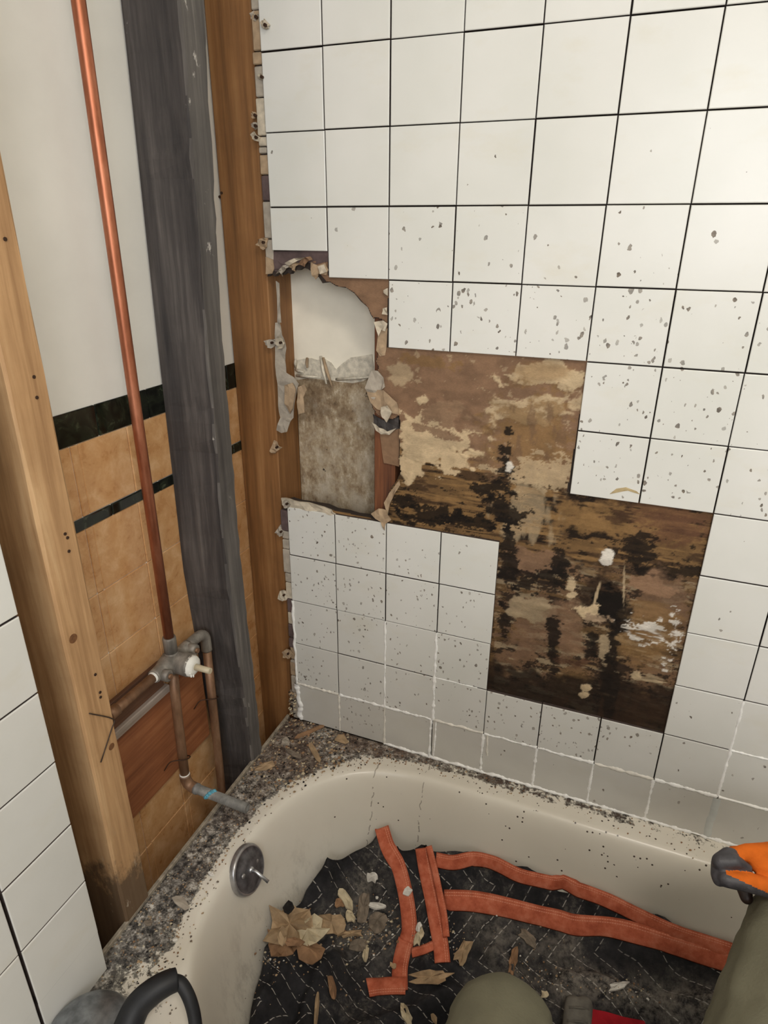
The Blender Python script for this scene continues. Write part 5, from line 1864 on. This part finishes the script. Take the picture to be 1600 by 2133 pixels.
# right glove: palm, curled fingers and the thumb, one continuous surface
gch = [
    ('o', [(hp(1523, 1780, .856), .0080), (hp(1560, 1776, .858), .0115), (hp(1610, 1787, .860), .0200), (hp(1680, 1806, .862), .0275), (hp(1745, 1822, .865), .0300)]),
    ('o', [(hp(1530, 1779, .872), .0100), (hp(1580, 1783, .872), .0150), (hp(1640, 1800, .868), .0240)]),
    ('o', [(hp(1545, 1786, .888), .0105), (hp(1595, 1794, .885), .0170), (hp(1660, 1812, .875), .0250)]),
    ('o', [(hp(1580, 1800, .850), .0120), (hp(1625, 1826, .846), .0190)]),
    ('g', [(hp(1519, 1784, .852), .0115), (hp(1501, 1795, .846), .0108), (hp(1529, 1793, .841), .0092), (hp(1559, 1808, .841), .0052)]),      # index, curled back
    ('g', [(hp(1512, 1788, .868), .0115), (hp(1499, 1800, .856), .0105), (hp(1496, 1822, .846), .0092), (hp(1498, 1832, .842), .0085)]),      # middle
    ('d', [(hp(1548, 1796, .888), .0110), (hp(1550, 1848, .884), .0105), (hp(1555, 1870, .876), .0082)]),                                   # ring
    ('d', [(hp(1590, 1812, .890), .0110), (hp(1592, 1860, .886), .0100), (hp(1593, 1880, .880), .0078)]),                                   # little
    ('t', [(hp(1650, 1856, .844), .0190), (hp(1600, 1848, .836), .0130), (hp(1556, 1838, .832), .0118), (hp(1512, 1831, .836), .0102)]),     # thumb
]
gm = fuse('glove', [c_ for _, c_ in gch], 0.0017, 2)
for m in (M['glove_orange'], M['glove_grey'], M['glove_dark']):
    gm.materials.append(m)
segs = []
for kind, ch in gch:
    for (a, ra), (b, rb) in zip(ch[:-1], ch[1:]):
        segs.append((kind, np.array(a), np.array(b), ra, rb))
mi = []
for p in gm.polygons:
    c_ = np.array(p.center)
    best = (1e9, 'o', 0)
    for kind, a, b, ra, rb in segs:
        ab = b - a
        t = float(np.clip((c_ - a) @ ab / (ab @ ab), 0, 1))
        dd = np.linalg.norm(c_ - (a + ab * t)) - (ra + (rb - ra) * t)
        if dd < best[0]: best = (dd, kind, t)
    k = best[1]
    u_ = float(np.array(p.normal) @ AU)
    if k == 't':
        px_, py_ = project(c_)
        mid_y = 1820 + (px_ - 1512) * 0.46
        mi.append(1 if (py_ > mid_y or px_ < 1512) else 0)
    else:
        mi.append({'o': 0, 'g': 1, 'd': 2}[k])
gm.polygons.foreach_set('material_index', mi)
put('glove', gm, None, person, 'orange knit work glove with dark grey coated fingers')
# left glove, resting out of view beside the hip
h0 = WL + Vector((.03, .06, -.03))
lg = [[(WL, .032), (h0, .030), (h0 + Vector((.012, .05, -.02)), .026)]]
for k in range(4):
    b0 = h0 + Vector((-.022 + .017 * k, .055, -.022))
    ln = (.052, .062, .058, .045)[k]
    lg.append([(b0, .011), (b0 + Vector((.002, ln * .6, -.012)), .010), (b0 + Vector((.003, ln * .9, -.034)), .0085)])
lg.append([(h0 + Vector((.02, .0, -.005)), .016), (h0 + Vector((.045, .035, -.015)), .012), (h0 + Vector((.047, .062, -.025)), .0095)])
lgm = fuse('glove', lg, 0.003, 2)
put('glove', lgm, M['glove_orange'], person)

# ------------------------------------------------------------------ tool with a thick black cord on the tub corner
M['tool_metal'] = plain('brushed_grey_metal', (136, 140, 144), 0.38, 0.8, var=0.35, scale=70, bump=0.25)
M['rubber'] = plain('black_rubber', (24, 25, 29), 0.55, var=0.3, scale=50, bump=0.15)
tc = onz(192, 2188, RIM)
troot = empty('power_tool', (float(tc[0]), float(tc[1]), RIM), 'grey metal tool with a thick black arched cord on the tub corner', 'tool')
hs = disc_part('housing', (tc[0], tc[1], RIM + 0.0015), (0, 0, 1), [(0.058, 0.0), (0.062, 0.010), (0.062, 0.022), (0.059, 0.026), (0.060, 0.032), (0.055, 0.041), (0.044, 0.049), (0.028, 0.054), (0.001, 0.056)], M['tool_metal'], None)
keep(hs, troot)
tp = [onz(262, 2150, .445), onz(285, 2098, .462), onz(315, 2068, .474), onz(345, 2049, .478), onz(368, 2040, .476)]
keep(put('cord_sleeve', tube_mesh('cord_sleeve', [Vector(p) for p in smooth_path(tp, 5)], list(np.linspace(.0200, .0150, 21)), 18), M['rubber']), troot)
tp2 = [onz(362, 2043, .477), onz(378, 2050, .474), onz(394, 2078, .462), onz(404, 2112, .445), onz(409, 2150, .428), onz(412, 2190, .4135), onz(400, 2240, .4115)]
keep(put('cord', tube_mesh('cord', [Vector(p) for p in smooth_path(tp2, 5)], 0.0092, 14), M['rubber']), troot)

# grey rubber grip between the knees and a red cloth beside it
M['grip'] = plain('worn_grey_rubber', (104, 100, 92), 0.8, var=0.3, scale=60, bump=0.3)
gp = [on_cloth(1206, 2092, .030), on_cloth(1200, 2150, .032), on_cloth(1192, 2220, .036), on_cloth(1186, 2290, .04)]
gx_ = Vector((1, .3, 0)).normalized() * 0.011
chs = []
for s in (-1, 1):
    chs.append([(p + gx_ * s, .0145) for p in gp])
gme = fuse('tool_grip', chs, 0.004, 3)
gr_ = put('tool_grip', gme, M['grip'], None, 'worn grey rubber tool grip lying on the blanket beside the olive knee', 'tool')
for k in range(3):
    a = gp[0].lerp(gp[1], .3 + .5 * k); n_ = Vector((0, 0, .0135))
    put('grip_rib', tube_mesh('grip_rib', [a - gx_ * 1.6 + n_ * .9, a + n_ * 1.07, a + gx_ * 1.6 + n_ * .9], .0022, 6), M['grip'], gr_)
M['red'] = fabric('red_cloth', (168, 34, 44), 0.35, 400, 0.15, 30)
rpts = [(1226, 2102), (1260, 2108), (1300, 2118), (1342, 2128), (1350, 2150), (1345, 2185), (1300, 2190), (1250, 2185), (1222, 2170)]
P3 = [on_cloth(a, b, .018) for a, b in rpts]
put('red_cloth', scrap_mesh('red_cloth', P3, (0, 0, 1), .006, .006, random.Random(3)), M['red'], None, 'red folded cloth lying beside the grey rubber grip', 'cloth')

# ------------------------------------------------------------------ ceiling lamp (behind the photographer)
M['lamp'] = plain('lamp_housing', (225, 225, 220), 0.5)
g = NT('lamp_diffuser')
g.b.inputs['Emission Color'].default_value = (1, .94, .85, 1); g.b.inputs['Emission Strength'].default_value = 3.0
M['diff'] = g.done((.9, .9, .88, 1), .6)
lr = empty('ceiling_lamp', (1.05, -1.35, CEIL), 'square white ceiling lamp', 'lamp')
keep(put('lamp_base', box_mesh('lamp_base', .86, 1.24, -1.54, -1.16, CEIL - .03, CEIL - .001, .004), M['lamp']), lr)
keep(put('diffuser', box_mesh('diffuser', .88, 1.22, -1.52, -1.18, CEIL - .042, CEIL - .029, .004), M['diff']), lr)
